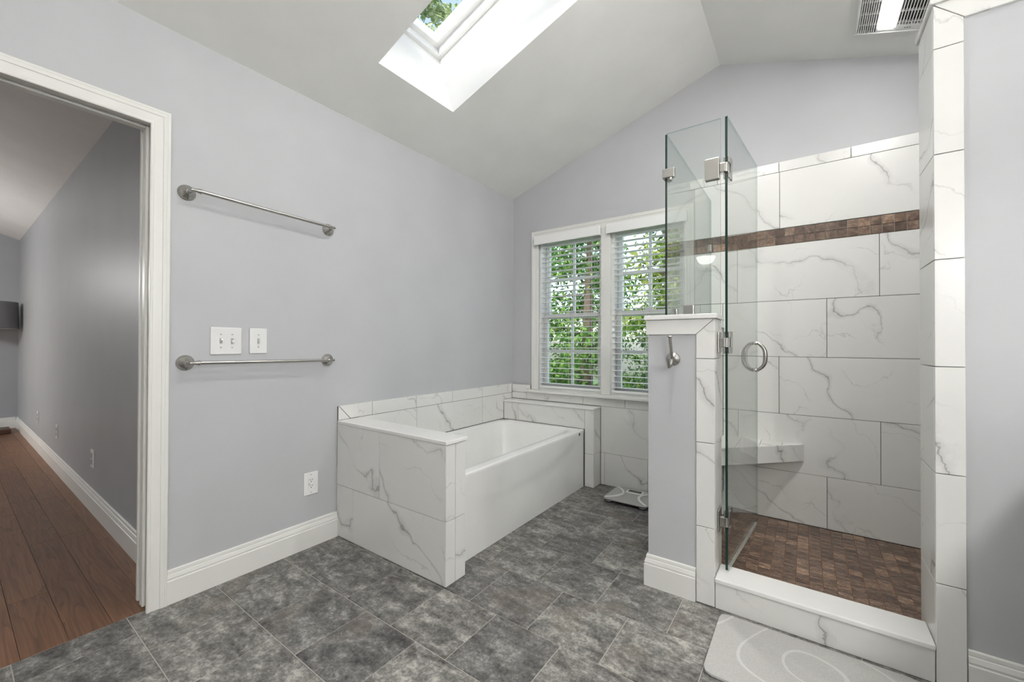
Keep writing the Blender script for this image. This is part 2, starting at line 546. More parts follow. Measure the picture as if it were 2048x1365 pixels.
WX0, WX1, WZ0, WZ1 = -1.935, -.70, .705, 2.055
fb = lambda a, b, t: (a, t, b)
mb = MB()
def col(x0, x1, z0=None, z1=None):
    if z0 is None: z0 = -.05
    zt0 = zc(x0) if z1 is None else z1
    zt1 = zc(x1) if z1 is None else z1
    mb.prism([(x0, z0), (x1, z0), (x1, zt1), (x0, zt0)], fb, YB, YB + .15)
col(XL, WX0); col(WX0, WX1, None, WZ0); col(WX0, WX1, WZ1); col(WX1, XRIDGE); col(XRIDGE, XR)
wall_back = tag(mb.build('wall_back', 'wall'), 'grey gable wall with the double window and the shower tile', 'wall', kind='structure')
wall_right = tag(MB().box(XR, XR + .115, YF - .1, YB + .15, -.05, zc(XR)).build('wall_right', 'wall'), 'grey wall behind the vanity, out of the picture', 'wall', kind='structure')
mb = MB()
mb.prism([(XL, -.05), (XR, -.05), (XR, zc(XR)), (XRIDGE, ZR), (XL, ZE)], fb, YF - .1, YF)
wall_front = tag(mb.build('wall_front', 'wall'), 'grey wall behind the photographer', 'wall', kind='structure')

# ------------------------------------------------------------------ slate floor
floor = tag(MB().box(XL - .025, XR, YF, YB, -.05, -.0025).build('floor', 'grout'), 'grey slate tile bathroom floor laid in offset rows', 'floor', kind='structure')
P_, G_ = .2985, .0034
for k in range(-8, 6):
    y0 = 1.3405 + .2975 * k
    y1 = y0 + .2975
    if y1 < -.45: continue
    off = -.887 if k % 2 == 0 else -.7365
    n0 = int((XL - off) / P_) - 1
    for n in range(n0, n0 + 15):
        x0 = off + n * P_; x1 = x0 + P_
        if x1 < XL - .02 or x0 > XR: continue
        cx0, cx1 = max(x0, XL - .022), min(x1, XR)
        cy1 = min(y1, YB)
        if cx1 - cx0 < .03 or cy1 - y0 < .03: continue
        if cx1 < -1.38 and y0 > 1.60: continue                      # under the tub
        if cx0 > -.58 and y0 > 2.0: continue                        # under the shower
        if cx0 < XL and y0 > DY1: cx0 = XL
        tile(floor, cx0 + G_ / 2, cx1 - G_ / 2, y0 + G_ / 2, cy1 - G_ / 2, -.012, 0, 'slate', 'floor_tile', .0015)

# ------------------------------------------------------------------ baseboards and casings
BB = [(0, 0), (0, .016), (.097, .016), (.100, .0125), (.104, .0125), (.1075, .0145), (.122, .0105), (.1245, .0075), (.128, .0085), (.139, .0075), (.142, .003), (.142, 0)]
def baseboard(name, p0, p1, nrm, label, z0=0.0, e0=0, e1=0, prof=BB):
    """straight board from p0 to p1 (x, y) on a wall whose room side is nrm; e0, e1 mitre returns"""
    p0, p1, nrm = Vector(p0), Vector(p1), Vector(nrm)
    d = (p1 - p0).normalized()
    l0 = [(*(p0 + nrm * o - d * (o * e0)), z0 + h) for h, o in prof]
    l1 = [(*(p1 + nrm * o + d * (o * e1)), z0 + h) for h, o in prof]
    o = MB().loops([l0, l1], True, True).build(name, 'trim')
    return tag(o, label, 'baseboard', kind='structure')
baseboard('baseboard_left', (XL, .5665), (XL, 1.344), (1, 0), 'white baseboard under the towel bars')
baseboard('baseboard_partition', (.4175, 1.92), (XR, 1.92), (0, -1), 'white baseboard on the tall shower partition', e0=0)
hb = baseboard('baseboard_half', (-.595, 1.92), (-.3895, 1.92), (0, -1), 'white baseboard on the half wall under the robe hook', e0=1)
baseboard('baseboard_half_side', (-.595, 1.92), (-.595, YB - .04), (-1, 0), 'white baseboard on the tub side of the half wall', e0=1)

CAS = [(0, 0), (0, .011), (.004, .013), (.010, .013), (.0125, .0105), (.040, .0135), (.0425, .0165), (.052, .0175), (.055, .0165), (.0585, .018), (.0635, .018), (.0665, .015), (.0665, 0)]
def casing_frame(root, rects, fn, prof, mat='trim'):
    for path, ends in rects:
        sweep(MB(), path, prof, fn, ends).build('casing_board', mat, root)
trim_door = thing('trim_1', 'white moulded casing and jamb of the bedroom doorway', 'door casing', (XL, DY1, 0), kind='structure')
ya, yb, za = DY0 + .012, DY1 - .012, DZ - .012
fl = lambda a, b, h: (XL + h, a, b)
W_ = .0665
casing_frame(trim_door, [([(yb + .0, 0), (yb, za)], ((1, 0), (1, 1))), ([(yb, za), (ya, za)], ((1, 1), (-1, 1))), ([(ya, za), (ya, 0)], ((-1, 1), (-1, 0)))],
             fl, CAS)
# jamb lining with a stop, seen edge on through the opening
for (y0, y1, z0, z1) in ((DY1 - .0, DY1 + .02, 0, DZ), (DY0 - .02, DY0, 0, DZ), (DY0 - .02, DY1 + .02, DZ, DZ + .02)):
    MB().box(XL - .125, XL + .001, y0, y1, z0, z1).build('jamb', 'trim', trim_door, bevel=.002)
for (y0, y1, z0, z1) in ((DY1 - .012, DY1, 0, DZ), (DY0, DY0 + .012, 0, DZ), (DY0 + .012, DY1 - .012, DZ - .012, DZ)):
    MB().box(XL - .095, XL - .055, y0, y1, z0, z1).build('door_stop', 'trim', trim_door, bevel=.004)
for sgn, yy in ((1, DY1 + .0), (-1, DY0 - .0)):
    MB().box(XL - .145, XL - .125, yy - .012 if sgn > 0 else yy - .055, yy + .055 if sgn > 0 else yy + .012, 0, DZ + .06).build('hall_casing', 'trim', trim_door, bevel=.003)
sp = MB().box(XL - .05, XL - .022, DY1 - .0015, DY1 + .0005, .915, .975).build('strike_plate', 'nickel', trim_door, bevel=.0006)
MB().box(XL - .043, XL - .029, DY1 - .0022, DY1 - .001, .93, .96).build('latch_hole', 'black', sp)

# ------------------------------------------------------------------ bedroom seen through the doorway
HY, HXE, HYN = .60, -8.40, -3.6
hx0 = XL - .115
hz = lambda y: 2.455 + .33 * (HY - y) if y > -1.5 else 2.455 + .33 * 2.1 - .33 * (-1.5 - y)
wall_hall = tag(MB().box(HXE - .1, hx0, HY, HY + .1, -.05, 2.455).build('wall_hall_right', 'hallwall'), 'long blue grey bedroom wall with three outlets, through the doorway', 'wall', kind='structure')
mb = MB()
mb.prism([(HY, -.05), (HY, 2.455), (-1.5, hz(-1.5)), (HYN, hz(HYN)), (HYN, -.05)], lambda a, b, t: (t, a, b), HXE - .1, HXE)
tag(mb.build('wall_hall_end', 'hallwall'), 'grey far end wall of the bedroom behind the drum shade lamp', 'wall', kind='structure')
mb = MB()
zt = hz(HYN)
for x0, x1, z0, z1 in ((HXE, -8.1, -.05, zt), (-6.3, hx0, -.05, zt), (-8.1, -6.3, -.05, .7), (-8.1, -6.3, 2.1, zt)):
    mb.box(x0, x1, HYN - .1, HYN, z0, z1)
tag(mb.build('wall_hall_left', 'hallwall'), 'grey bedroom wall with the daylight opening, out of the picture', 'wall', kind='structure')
mb = MB()
mb.prism([(HY + .1, 2.455), (HY, 2.455), (-1.5, hz(-1.5)), (HYN - .1, hz(HYN)), (HYN - .1, hz(HYN) + .3), (-1.5, hz(-1.5) + .3), (HY + .1, 2.755)], lambda a, b, t: (t, a, b), HXE - .1, hx0)
tag(mb.build('ceiling_hall', 'ceil'), 'sloped pale ceiling of the bedroom through the doorway', 'ceiling', kind='structure')
tag(MB().box(hx0 - .01, hx0, HYN - .1, YF - .1, -.05, 3.4).build('wall_hall_near', 'hallwall'), 'bedroom side of the bathroom wall, out of the picture', 'wall', kind='structure')
floor_hall = tag(MB().box(HXE, XL - .026, HYN, HY, -.06, -.014).build('floor_hall', 'brownwood'), 'brown oak plank floor of the bedroom', 'floor', kind='structure')
random.seed(5)
PW = .118
for r in range(16):
    y1 = .5995 - r * PW if r else .5845
    y0 = .527 - (r) * PW
    y1 = .527 - (r - 1) * PW if r else .5845
    x = XL - .0265
    first = True
    xoff = random.uniform(.5, 1.3)
    while x > HXE + .01:
        ln = xoff if first else random.uniform(.9, 1.7)
        first = False
        x2 = max(HXE, x - ln)
        tile(floor_hall, x2 + .0006, x - .0006, y0 + .0006, y1 - .0006, -.014, -.001, 'plank', 'plank', .0008)
        x = x2
baseboard('baseboard_hall', (XL - .146, HY), (HXE, HY), (0, -1), 'white baseboard along the bedroom wall with the outlets', z0=-.002)
baseboard('baseboard_hall_end', (HXE, HY - .016), (HXE, HYN), (1, 0), 'white baseboard on the far end wall of the bedroom', z0=-.002)
for i, (x, lab) in enumerate(((-3.86, 'nearest to the doorway'), (-5.28, 'in the middle of the three'), (-6.47, 'farthest from the doorway'))):
    t = thing('wall_outlet', 'white wall outlet low on the bedroom wall, ' + lab, 'outlet', (x, HY, .28), 'outlets on the bedroom wall')
    MB().box(x - .036, x + .036, HY - .007, HY, .283, .399).build('plate', 'plastic', t, bevel=.002)
    MB().box(x - .017, x + .017, HY - .011, HY - .006, .345, .378).build('receptacle', 'greyplastic', t, bevel=.002)
    MB().box(x - .017, x + .017, HY - .011, HY - .006, .303, .336).build('receptacle', 'greyplastic', t, bevel=.002)

# floor lamp with a drum shade
LX, LY = -8.02, .355
t = thing('floor_lamp', 'dark grey drum shade floor lamp on a brown wooden base, in the bedroom', 'floor lamp', (LX, LY, 0))
MB().box(LX - .13, LX + .13, LY - .16, LY + .16, 0, .055).build('base', 'brownwood', t, bevel=.006)
MB().tube([(LX, LY, .055), (LX, LY, 1.50)], .012).build('pole', 'nickel', t, smooth=True)
n = 48
R0, R1 = .225, .215
L = lambda r, z: [(LX + r * math.cos(2 * math.pi * k / n), LY + r * math.sin(2 * math.pi * k / n), z) for k in range(n)]
sh = MB().loops([L(R0 - .003, 1.28), L(R0, 1.28), L(R1, 1.61), L(R1 - .003, 1.61)]).build('shade', 'shade', t, smooth=True)
MB().loops([L(R0 - .004, 1.281), L(R1 - .004, 1.609)]).build('lining', 'shade_in', sh, smooth=True, recalc=False)
MB().tube([(LX - .21, LY, 1.50), (LX + .21, LY, 1.50)], .004, 8).build('spider', 'nickel', t)
MB().lathe([(.0, 0), (.03, .01), (.035, .05), (.02, .10), (0, .11)], (LX, LY, 1.40)).build('bulb', 'plastic', t, smooth=True)
# unseen globe lamp added to brighten the bedroom
t = thing('fill_lamp', 'round unseen globe lamp added under the bedroom ceiling as fill light', 'added lamp', (-6.6, -1.1, 2.0))
MB().lathe([(.07, 1.01), (.07, .98), (.015, .97), (.015, .0)], (-6.6, -1.1, 2.0)).build('stem', 'nickel', t, smooth=True)
MB().lathe([(.001, -.28), (.08, -.265), (.13, -.22), (.15, -.15), (.13, -.07), (.08, -.02), (.02, 0)], (-6.6, -1.1, 2.0)).build('globe', 'fill_globe', t, smooth=True)

# ------------------------------------------------------------------ double window
trim_win = thing('trim_2', 'white moulded casing, mullion and sill of the double window', 'window casing', ((WX0 + WX1) / 2, YB, WZ0), kind='structure')
fwn = lambda a, b, h: (a, YB - h, b)
cx0, cx1, cz1 = WX0 + .004, WX1 - .004, WZ1 - .01
# the path runs so that "left" points outwards
casing_frame(trim_win, [([(cx0, WZ0 + .004), (cx0, cz1)], ((-1, 0), (-1, 1))), ([(cx0, cz1), (cx1, cz1)], ((-1, 1), (1, 1))), ([(cx1, cz1), (cx1, WZ0 + .004)], ((1, 1), (1, 0)))],
             fwn, [(a * 1.0, h) for a, h in CAS])
MX0, MX1 = -1.335, -1.258
MB().box(MX0, MX1, YB - .016, YB + .15, WZ0 + .003, WZ1 - .002).build('mullion', 'trim', trim_win, bevel=.003)
MB().box(-2.032, -.632, YB - .062, YB + .10, WZ0 - .019, WZ0 + .002).build('sill', 'trim', trim_win, bevel=.004)
for nm, x0, x1, lab in (('window_1', WX0, MX0, 'left white double hung window, next to the corner of the room'), ('window_2', MX1, WX1, 'right white double hung window, partly behind the shower glass')):
    w = thing(nm, lab, 'window', ((x0 + x1) / 2, YB + .08, WZ0), kind='structure')
    for a in ((x0, x0 + .022, WZ0, WZ1), (x1 - .022, x1, WZ0, WZ1), (x0 + .022, x1 - .022, WZ1 - .02, WZ1), (x0 + .022, x1 - .022, WZ0 + .002, WZ0 + .02)):
        MB().box(a[0], a[1], YB + .02, YB + .145, a[2], a[3]).build('jamb', 'vinyl', w)
    for snm, y0, z0, z1 in (('upper_sash', YB + .095, 1.335, WZ1 - .022), ('lower_sash', YB + .062, WZ0 + .021, 1.378)):
        s_ = MB()
        a0, a1 = x0 + .024, x1 - .024
        st, rl = .036, .038
        s_.box(a0, a0 + st, y0, y0 + .032, z0, z1).box(a1 - st, a1, y0, y0 + .032, z0, z1)
        s_.box(a0 + st, a1 - st, y0, y0 + .032, z1 - rl, z1).box(a0 + st, a1 - st, y0, y0 + .032, z0, z0 + rl)
        so = s_.build(snm, 'vinyl', w)
        gx0, gx1, gz0, gz1 = a0 + st, a1 - st, z0 + rl, z1 - rl
        mx, mz = (gx0 + gx1) / 2, (gz0 + gz1) / 2
        MB().box(mx - .011, mx + .011, y0 + .008, y0 + .024, gz0, gz1).build('muntin', 'vinyl', so)
        MB().box(gx0, mx - .011, y0 + .008, y0 + .024, mz - .011, mz + .011).box(mx + .011, gx1, y0 + .008, y0 + .024, mz - .011, mz + .011).build('muntin', 'vinyl', so)
        for p in ((gx0, mx - .011), (mx + .011, gx1)):
            for q in ((gz0, mz - .011), (mz + .011, gz1)):
                MB().box(p[0], p[1], y0 + .0145, y0 + .0175, q[0], q[1]).build('pane', 'pane', so)
    lm = (x0 + x1) / 2
    MB().box(lm - .03, lm + .03, YB + .058, YB + .085, 1.378, 1.392).build('sash_lock', 'vinyl', w, bevel=.003)

# horizontal blinds, slats open
for i, (x0, x1, lab) in enumerate(((WX0 + .006, MX0 - .004, 'white faux wood slat blind on the left window'), (MX1 + .004, WX1 - .006, 'white faux wood slat blind on the right window, partly behind glass'))):
    t = thing('window_blind', lab, 'blind', ((x0 + x1) / 2, YB + .03, WZ0 + .02), 'window blinds')
    v = MB()
    vx0, vx1 = x0 - .028, x1 + .004 if i == 0 else x1 + .028
    v.box(vx0, vx1, YB - .046, YB - .034, 1.985, 2.062)
    v.box(vx0, vx0 + .010, YB - .034, YB - .018, 1.985, 2.062).box(vx1 - .010, vx1, YB - .034, YB - .018, 1.985, 2.062)
    v.build('valance', 'vinyl', t, bevel=.004)
    MB().box(x0 + .004, x1 - .004, YB + .004, YB + .056, 1.998, 2.042).build('headrail', 'vinyl', t, bevel=.002)
    zz = WZ0 + .062
    k = 0
    while zz < 1.985:
        key = ('slat', i)
        c = Vector(((x0 + x1) / 2, YB + .030, zz))
        if key not in CACHE:
            s_ = MB()
            hw = (x1 - x0) / 2 - .006
            arc = [(-.024, -.0010), (-.012, .0010), (0, .0017), (.012, .0010), (.024, -.0010)]
            top = [(yy, z + .0028) for yy, z in arc]
            poly = arc + top[::-1]
            s_.prism(poly, lambda a, b, tt: (c.x + tt, c.y + a, c.z + b - a * .03), -hw, hw)
            o = s_.build('slat', 'vinyl', t, origin=c)
            CACHE[key] = o.data
        else:
            link('slat', CACHE[key], c, t)
        zz += .0445
        k += 1
    MB().box(x0 + .006, x1 - .006, YB + .006, YB + .054, WZ0 + .022, WZ0 + .040).build('bottom_rail', 'vinyl', t, bevel=.003)
    for px in (x0 + .085, (x0 + x1) / 2, x1 - .085):
        cd = MB()
        cd.tube([(px, YB + .0045, WZ0 + .04), (px, YB + .0045, 2.0)], .0009, 5)
        cd.tube([(px, YB + .0555, WZ0 + .04), (px, YB + .0555, 2.0)], .0009, 5)
        cd.build('ladder_cord', 'vinyl', t)
    for dx in (.018, .026):
        MB().tube([(x0 + dx, YB - .002, 1.99), (x0 + dx, YB - .002, 1.35 if dx < .02 else 1.42)], .0014, 6).build('pull_cord', 'vinyl', t)
    if i == 0 or True:
        for (fx, fz) in (((.33, 1.62), (.63, 1.265)) if i == 0 else ((.46, 1.70), (.62, 1.70))):
            xx = x0 + (x1 - x0) * fx
            MB().lathe([(.001, 0), (.006, .004), (.007, .01), (.004, .017), (.001, .018)], (xx, YB + .004, fz), n=10).build('cord_tassel', 'brownwood', t, smooth=True)

# ------------------------------------------------------------------ tub surround
# knee wall at the near end of the tub
KX1, KY0, KY1, KZ = -1.33, 1.345, 1.476, .648
kn = tag(MB().box(XL, KX1 - .012, KY0 + .012, KY1 - .012, 0, KZ - .001).build('wall_tub_near', 'grout_wall'), 'low marble tiled knee wall at the near end of the tub', 'knee wall', kind='structure')
g = .0013
for x0, x1, z0, z1 in ((XL + .002, -1.817, .297, KZ), (-1.817, KX1 - .012, .297, KZ), (XL + .002, -2.049, .0015, .297), (-2.049, KX1 - .012, .0015, .297)):
    tile(kn, x0 + g, x1 - g, KY0, KY0 + .0115, z0 + g, z1 - g)
for z0, z1 in ((.297, KZ), (.0015, .297)):
    tile(kn, KX1 - .0115, KX1, KY0, KY0 + .061, z0 + g, z1 - g)
    tile(kn, KX1 - .0115, KX1, KY0 + .0635, KY1, z0 + g, z1 - g)
for x0, x1 in ((XL + .012, -1.817), (-1.817, -1.42)):
    tile(kn, x0 + g, x1 - g, KY1 - .0115, KY1, .45, KZ - g)
MB().box(XL + .012, KX1 + .006, KY0 - .006, KY1 + .01, KZ, KZ + .018).build('cap', 'quartz', kn, bevel=.003)
# far knee wall
FX1, FY0 = -1.33, 2.94
YW = 3.068           # tiled wainscot face on the window wall
kf = tag(MB().box(XL, FX1 - .012, FY0 + .012, YW, 0, .599).build('wall_tub_far', 'grout_wall'), 'low marble tiled ledge at the far end of the tub below the window', 'knee wall', kind='structure')
for x0, x1, z0, z1 in ((XL + .014, -2.04, .447, .60), (-2.04, -1.42, .447, .60), (-1.42, FX1 - .0005, .2585, .60), (-1.42, FX1 - .0005, .0015, .2585)):
    if x1 > -1.4:
        tile(kf, -1.405, x1, FY0, FY0 + .0115, z0 + g, z1 - g)
    elif x1 > -2:
        tile(kf, x0 + g, -1.4062, FY0, FY0 + .0115, z0 + g, z1 - g)
    else:
        tile(kf, x0 + g, x1 - g, FY0, FY0 + .0115, z0 + g, z1 - g)
for z0, z1 in ((.2585, .60), (.0015, .2585)):
    tile(kf, FX1 - .0115, FX1, FY0 + .0125, YW - .001, z0 + g, z1 - g)
MB().box(XL + .014, FX1 + .004, FY0 - .006, YW - .0005, .60, .616).build('cap', 'quartz', kf, bevel=.003)
# wainscot on the left wall above the tub
wx0, wx1 = XL, XL + .013
bk = MB().box(wx0, wx1 - .004, 1.346, YW, .40, .745).build('tile_backing', 'grout_wall', wall_left)
# mitred corner of the border
fy = lambda a, b, tt: (tt, a, b)
b0 = 1.346
MB().prism([(b0, .667), (b0 + .075, .667), (b0 + .001, .7475)], fy, wx0, wx1).build('tile', 'marble', wall_left, bevel=.001, seg=1)
MB().prism([(b0 + .078, .6685), (1.574 - g, .6685), (1.574 - g, .749), (b0 + .003, .749)], fy, wx0, wx1).build('tile', 'marble', wall_left, bevel=.001, seg=1)
ys = [1.574, 1.93, 2.287, 2.645, 3.0, YW - .0005]
for a, b in zip(ys, ys[1:]):
    tile(wall_left, wx0, wx1, a + g, b - g, .6685, .749)
for a, b in ((1.48, 1.934), (1.934, 2.645), (2.645, FY0 + .0), (FY0 + .0, YW - .001)):
    tile(wall_left, wx0, wx1, a + g, b - g, .449 if b < 2.99 else .617, .666)
# wainscot on the window wall
MB().box(XL, -.61, YW + .006, YB, 0, .684).box(XL, -2.034, YW + .006, YB, .684, .742).box(-2.034, -2.003, YW + .006, YB, .7095, .742).build('tile_backing', 'grout_wall', wall_back)
WY0, WY1 = YW, YW + .012
for x0, x1 in ((wx1, -2.033),):
    tile(wall_back, x0 + g, -2.034, WY0, WY1, .676, .745)
    tile(wall_back, -2.0338, -2.0015, WY0, WY1, .709, .745)
xs = [wx1, -2.034, -1.84, -1.485, -1.13, -.775, -.60]
for a, b in zip(xs, xs[1:]):
    tile(wall_back, a + g, b - g, WY0, WY1, .6195, .674 if a < -2.1 else .6845)
for a, b in ((-1.328, -.955 + .36), ):
    tile(wall_back, a + g, b - g, WY0, WY1, .2535, .6175)
for a, b in ((-1.328, -1.296), (-1.296, -.955), (-.955, -.60)):
    tile(wall_back, a + g, b - g, WY0, WY1, .0015, .2515)

# ------------------------------------------------------------------ bathtub
TX0, TX1, TY0, TY1, TZ = XL + .0135, -1.41, KY1 + .002, FY0 - .002, .446
tub = thing('bathtub', 'white acrylic alcove bathtub between the two tiled knee walls', 'bathtub', ((TX0 + TX1) / 2, (TY0 + TY1) / 2, 0))
N = 96
def rrect(x0, x1, y0, y1, r, z):
    pts = []
    cxm, cym = (x0 + x1) / 2, (y0 + y1) / 2
    hx, hy = (x1 - x0) / 2, (y1 - y0) / 2
    per = 2 * (2 * hx + 2 * hy)
    for k in range(N):
        d = per * k / N
        # walk round the plain rectangle, then round its corners
        if d < 2 * hx: p = (-hx + d, -hy)
        elif d < 2 * hx + 2 * hy: p = (hx, -hy + d - 2 * hx)
        elif d < 4 * hx + 2 * hy: p = (hx - (d - 2 * hx - 2 * hy), hy)
        else: p = (-hx, hy - (d - 4 * hx - 2 * hy))
        px, py = p
        qx, qy = max(-hx + r, min(hx - r, px)), max(-hy + r, min(hy - r, py))
        v = Vector((px - qx, py - qy))
        if v.length > 1e-9 and abs(px - qx) > 1e-9 and abs(py - qy) > 1e-9:
            v = v.normalized() * r
        pts.append((cxm + qx + v.x, cym + qy + v.y, z))
    return pts
ix0, ix1, iy0, iy1 = TX0 + .055, TX1 - .085, TY0 + .085, TY1 - .075
lp = [rrect(TX0, TX1 - .004, TY0, TY1, .001, .38), rrect(TX0, TX1 - .004, TY0, TY1, .001, TZ - .004), rrect(TX0 + .004, TX1 - .012, TY0 + .004, TY1 - .004, .004, TZ),
      rrect(ix0 - .012, ix1 + .012, iy0 - .012, iy1 + .012, .10, TZ), rrect(ix0, ix1, iy0, iy1, .10, TZ - .006), rrect(ix0 + .008, ix1 - .008, iy0 + .01, iy1 - .01, .10, TZ - .03),
      rrect(ix0 + .03, ix1 - .03, iy0 + .06, iy1 - .05, .12, TZ - .20), rrect(ix0 + .06, ix1 - .06, iy0 + .13, iy1 - .09, .13, .10), rrect(ix0 + .12, ix1 - .12, iy0 + .22, iy1 - .16, .10, .075)]
MB().loops(lp, False, True).build('basin', 'acrylic', tub, smooth=True)
ap = MB()
ny, nz = 60, 30
vs, fs = [], []
def bulge(y, z):
    u = (y - TY0) / (TY1 - TY0)
    zcv = .425 - .17 * max(0, math.sin(math.pi * min(1, u * .82 + .18))) ** .8
    s = max(0, min(1, (z - zcv + .035) / .07)); s = s * s * (3 - 2 * s)
    return .0045 * s
zs = [TZ * .985 * (i / nz) for i in range(nz + 1)]
prof_top = [(-.0015, TZ - .0035), (-.005, TZ - .001), (-.012, TZ + .0004), (-.03, TZ + .0006)]
for i in range(ny + 1):
    y = TY0 + (TY1 - TY0) * i / ny
    row = [(TX1 - .0045 + bulge(y, z), y, z) for z in zs] + [(TX1 + dx, y, z) for dx, z in prof_top]
    row += [(TX1 - .03, y, 0)]
    vs += row
nr = len(row)
for i in range(ny):
    for j in range(nr):
        fs.append((i * nr + j, (i + 1) * nr + j, (i + 1) * nr + (j + 1) % nr, i * nr + (j + 1) % nr))
fs.append(tuple(range(nr))); fs.append(tuple(range(ny * nr + nr - 1, ny * nr - 1, -1)))
ap.add(vs, fs)
ap.build('apron', 'acrylic', tub, smooth=True)
MB().lathe([(.013, 0), (.013, .002), (.009, .004), (.002, .0045)], (TX1 - .0003, 2.853, .421), (1, 0, 0), 20).build('drain_button', 'chrome', tub, smooth=True)
MB().lathe([(.0085, 0), (.0085, .0015)], (TX1 + .004, 2.853, .421), (1, 0, 0), 16).build('button_centre', 'black', tub)

# ------------------------------------------------------------------ shower: half wall, partition, curb, floor
HX0, HX1, HF = -.595, -.314, 1.91
RXI = -.455                      # shower face of the return half wall
half = MB()
half.box(HX0, HX1 - .011, HF + .010, 2.075, 0, 1.222).box(HX0, RXI - .011, 2.075, YB - .0, 0, 1.222)
half = tag(half.build('wall_half', 'wall'), 'waist high half wall with the robe hook beside the shower door', 'half wall', kind='structure')
TZs = [.0015, .33, .69, 1.05]
for z0, z1 in zip(TZs, TZs[1:]):
    tile(half, -.388 + g, HX1 - .0005, HF, HF + .0105, z0 + g, z1 - g)
    tile(half, HX1 - .0105, HX1, HF + .0115, 2.085, z0 + g, z1 - g)
ff = lambda a, b, tt: (a, tt, b)
MB().prism([(-.388 + g, 1.05 + g), (HX1 - .0005, 1.05 + g), (HX1 - .0005, 1.2215), (-.388 + g, 1.1545)], ff, HF, HF + .0105).build('tile', 'marble', half, bevel=.001, seg=1)
MB().prism([(-.604, 1.1555), (-.389, 1.1555), (HX1 - .002, 1.222), (-.604, 1.222)], ff, HF, HF + .0105).build('tile', 'marble', half, bevel=.001, seg=1)
tile(half, HX1 - .0105, HX1, HF + .0115, 2.085, 1.05 + g, 1.222)
for a, b in ((2.086, 2.44), (2.44, 3.078)):
    for z0, z1 in zip([.015, .324, .679, 1.036], [.324, .679, 1.036, 1.222]):
        tile(half, RXI - .0105, RXI, a + g, b - g, z0 + g, z1 - g)
tile(half, RXI, HX1 - .012, 2.0765, 2.086, .015, 1.222)
cp = MB()
poly = [(-.609, HF - .012), (HX1 + .010, HF - .012), (HX1 + .010, 2.098), (RXI + .010, 2.098), (RXI + .010, YB - .021), (-.609, YB - .021)]
cp.prism(poly, lambda a, b, tt: (a, b, tt), 1.2225, 1.2435)
cp.build('cap', 'quartz', half, bevel=.003)

# tall partition on the right
PX0 = .345
part = tag(MB().box(PX0 + .011, XR, HF + .010, 2.12, 0, 2.238).build('wall_partition', 'wall'), 'tall grey partition at the right of the shower opening, edged in marble', 'partition', kind='structure')
PZ = [.0015, .33, .69, 1.04, 1.392, 1.74, 2.09]
for z0, z1 in zip(PZ, PZ[1:]):
    tile(part, PX0 + .0005, PX0 + .070, HF, HF + .0105, z0 + g, z1 - g)
    tile(part, PX0, PX0 + .0105, HF + .0115, 2.125, z0 + g, z1 - g)
MB().prism([(PX0 + .0005, 2.09 + g), (PX0 + .070, 2.09 + g), (PX0 + .070, 2.1685), (PX0 + .0005, 2.2365)], ff, HF, HF + .0105).build('tile', 'marble', part, bevel=.001, seg=1)
MB().prism([(PX0 + .0725, 2.169), (.95, 2.169), (.95, 2.238), (PX0 + .003, 2.238)], ff, HF, HF + .0105).build('tile', 'marble', part, bevel=.001, seg=1)
tile(part, .952, XR - .001, HF, HF + .0105, 2.169, 2.238)
tile(part, PX0, PX0 + .0105, HF + .0115, 2.125, 2.09 + g, 2.238)
MB().box(PX0 - .008, XR - .001, HF - .010, 2.135, 2.2385, 2.262).build('cap', 'quartz', part, bevel=.003)

curb = thing('shower_curb', 'low white stone capped shower curb behind the bath mat', 'shower curb', (0, 1.97, 0), kind='structure')
MB().box(HX1 + .0005, PX0 - .0005, HF + .012, 2.025, 0, .111).build('core', 'grout_wall', curb)
MB().prism([(HX1 + .002, .0015), (PX0 - .002, .0015), (PX0 - .002, .1105), (HX1 + .002, .1105)], ff, HF, HF + .0115).build('tile', 'marble', curb, bevel=.001, seg=1)
tile(curb, HX1 + .002, PX0 - .002, 2.026, 2.036, .016, .1105)
MB().box(HX1 + .0012, PX0 - .0012, HF - .012, 2.044, .1118, .131).build('cap', 'quartz', curb, bevel=.004)

SFZ = .014
fsh = tag(MB().box(RXI, XR, 2.037, 3.079, -.002, SFZ - .0025).build('floor_shower', 'grout_brown'), 'brown stone mosaic shower floor', 'floor', kind='structure')
cand = []
pc, pr = .0515, .0515
def project(p):
    v = Vector(p) - Vector((0, 0, H))
    d = v.dot(fw)
    return (1024 + F_PX * v.dot(rt2) / d, 682.5 - F_PX * v.dot(up2) / d, d)
random.seed(11)
cidx = 0
x = -.195 - pc * 5 - .0
x0s = []
xx = -.195
while xx - pc > RXI - .04: xx -= pc
while xx < XR:
    x0s.append(xx); xx += pc
for ci, xa in enumerate(x0s):
    xb = xa + pc
    xa_, xb_ = max(xa, RXI + .001), min(xb, XR - .001)
    if xb_ - xa_ < .008: continue
    yy = 2.038 - (random.random() * pr)
    while yy < 3.078:
        ya_, yb_ = max(yy, 2.0385), min(yy + pr, 3.078)
        if yb_ - ya_ > .008:
            px, py, d = project(((xa_ + xb_) / 2, (ya_ + yb_) / 2, SFZ))
            vis = px < 1846 and py < 1130 + (px - 1463) * .28 and px > 1452
            cand.append((0 if vis else 1, d, (xa_, xb_, ya_, yb_)))
        yy += pr
cand.sort()
rest = MB()
gm = .0012
for i, (_, _, (xa_, xb_, ya_, yb_)) in enumerate(cand):
    if i < 300:
        tile(fsh, xa_ + gm, xb_ - gm, ya_ + gm, yb_ - gm, SFZ - .006, SFZ, 'mosaic', 'mosaic_tile', .001)
    else:
        rest.box(xa_ + gm, xb_ - gm, ya_ + gm, yb_ - gm, SFZ - .006, SFZ)
o = rest.build('mosaic_field', 'mosaic', fsh)
o['kind'] = 'stuff'

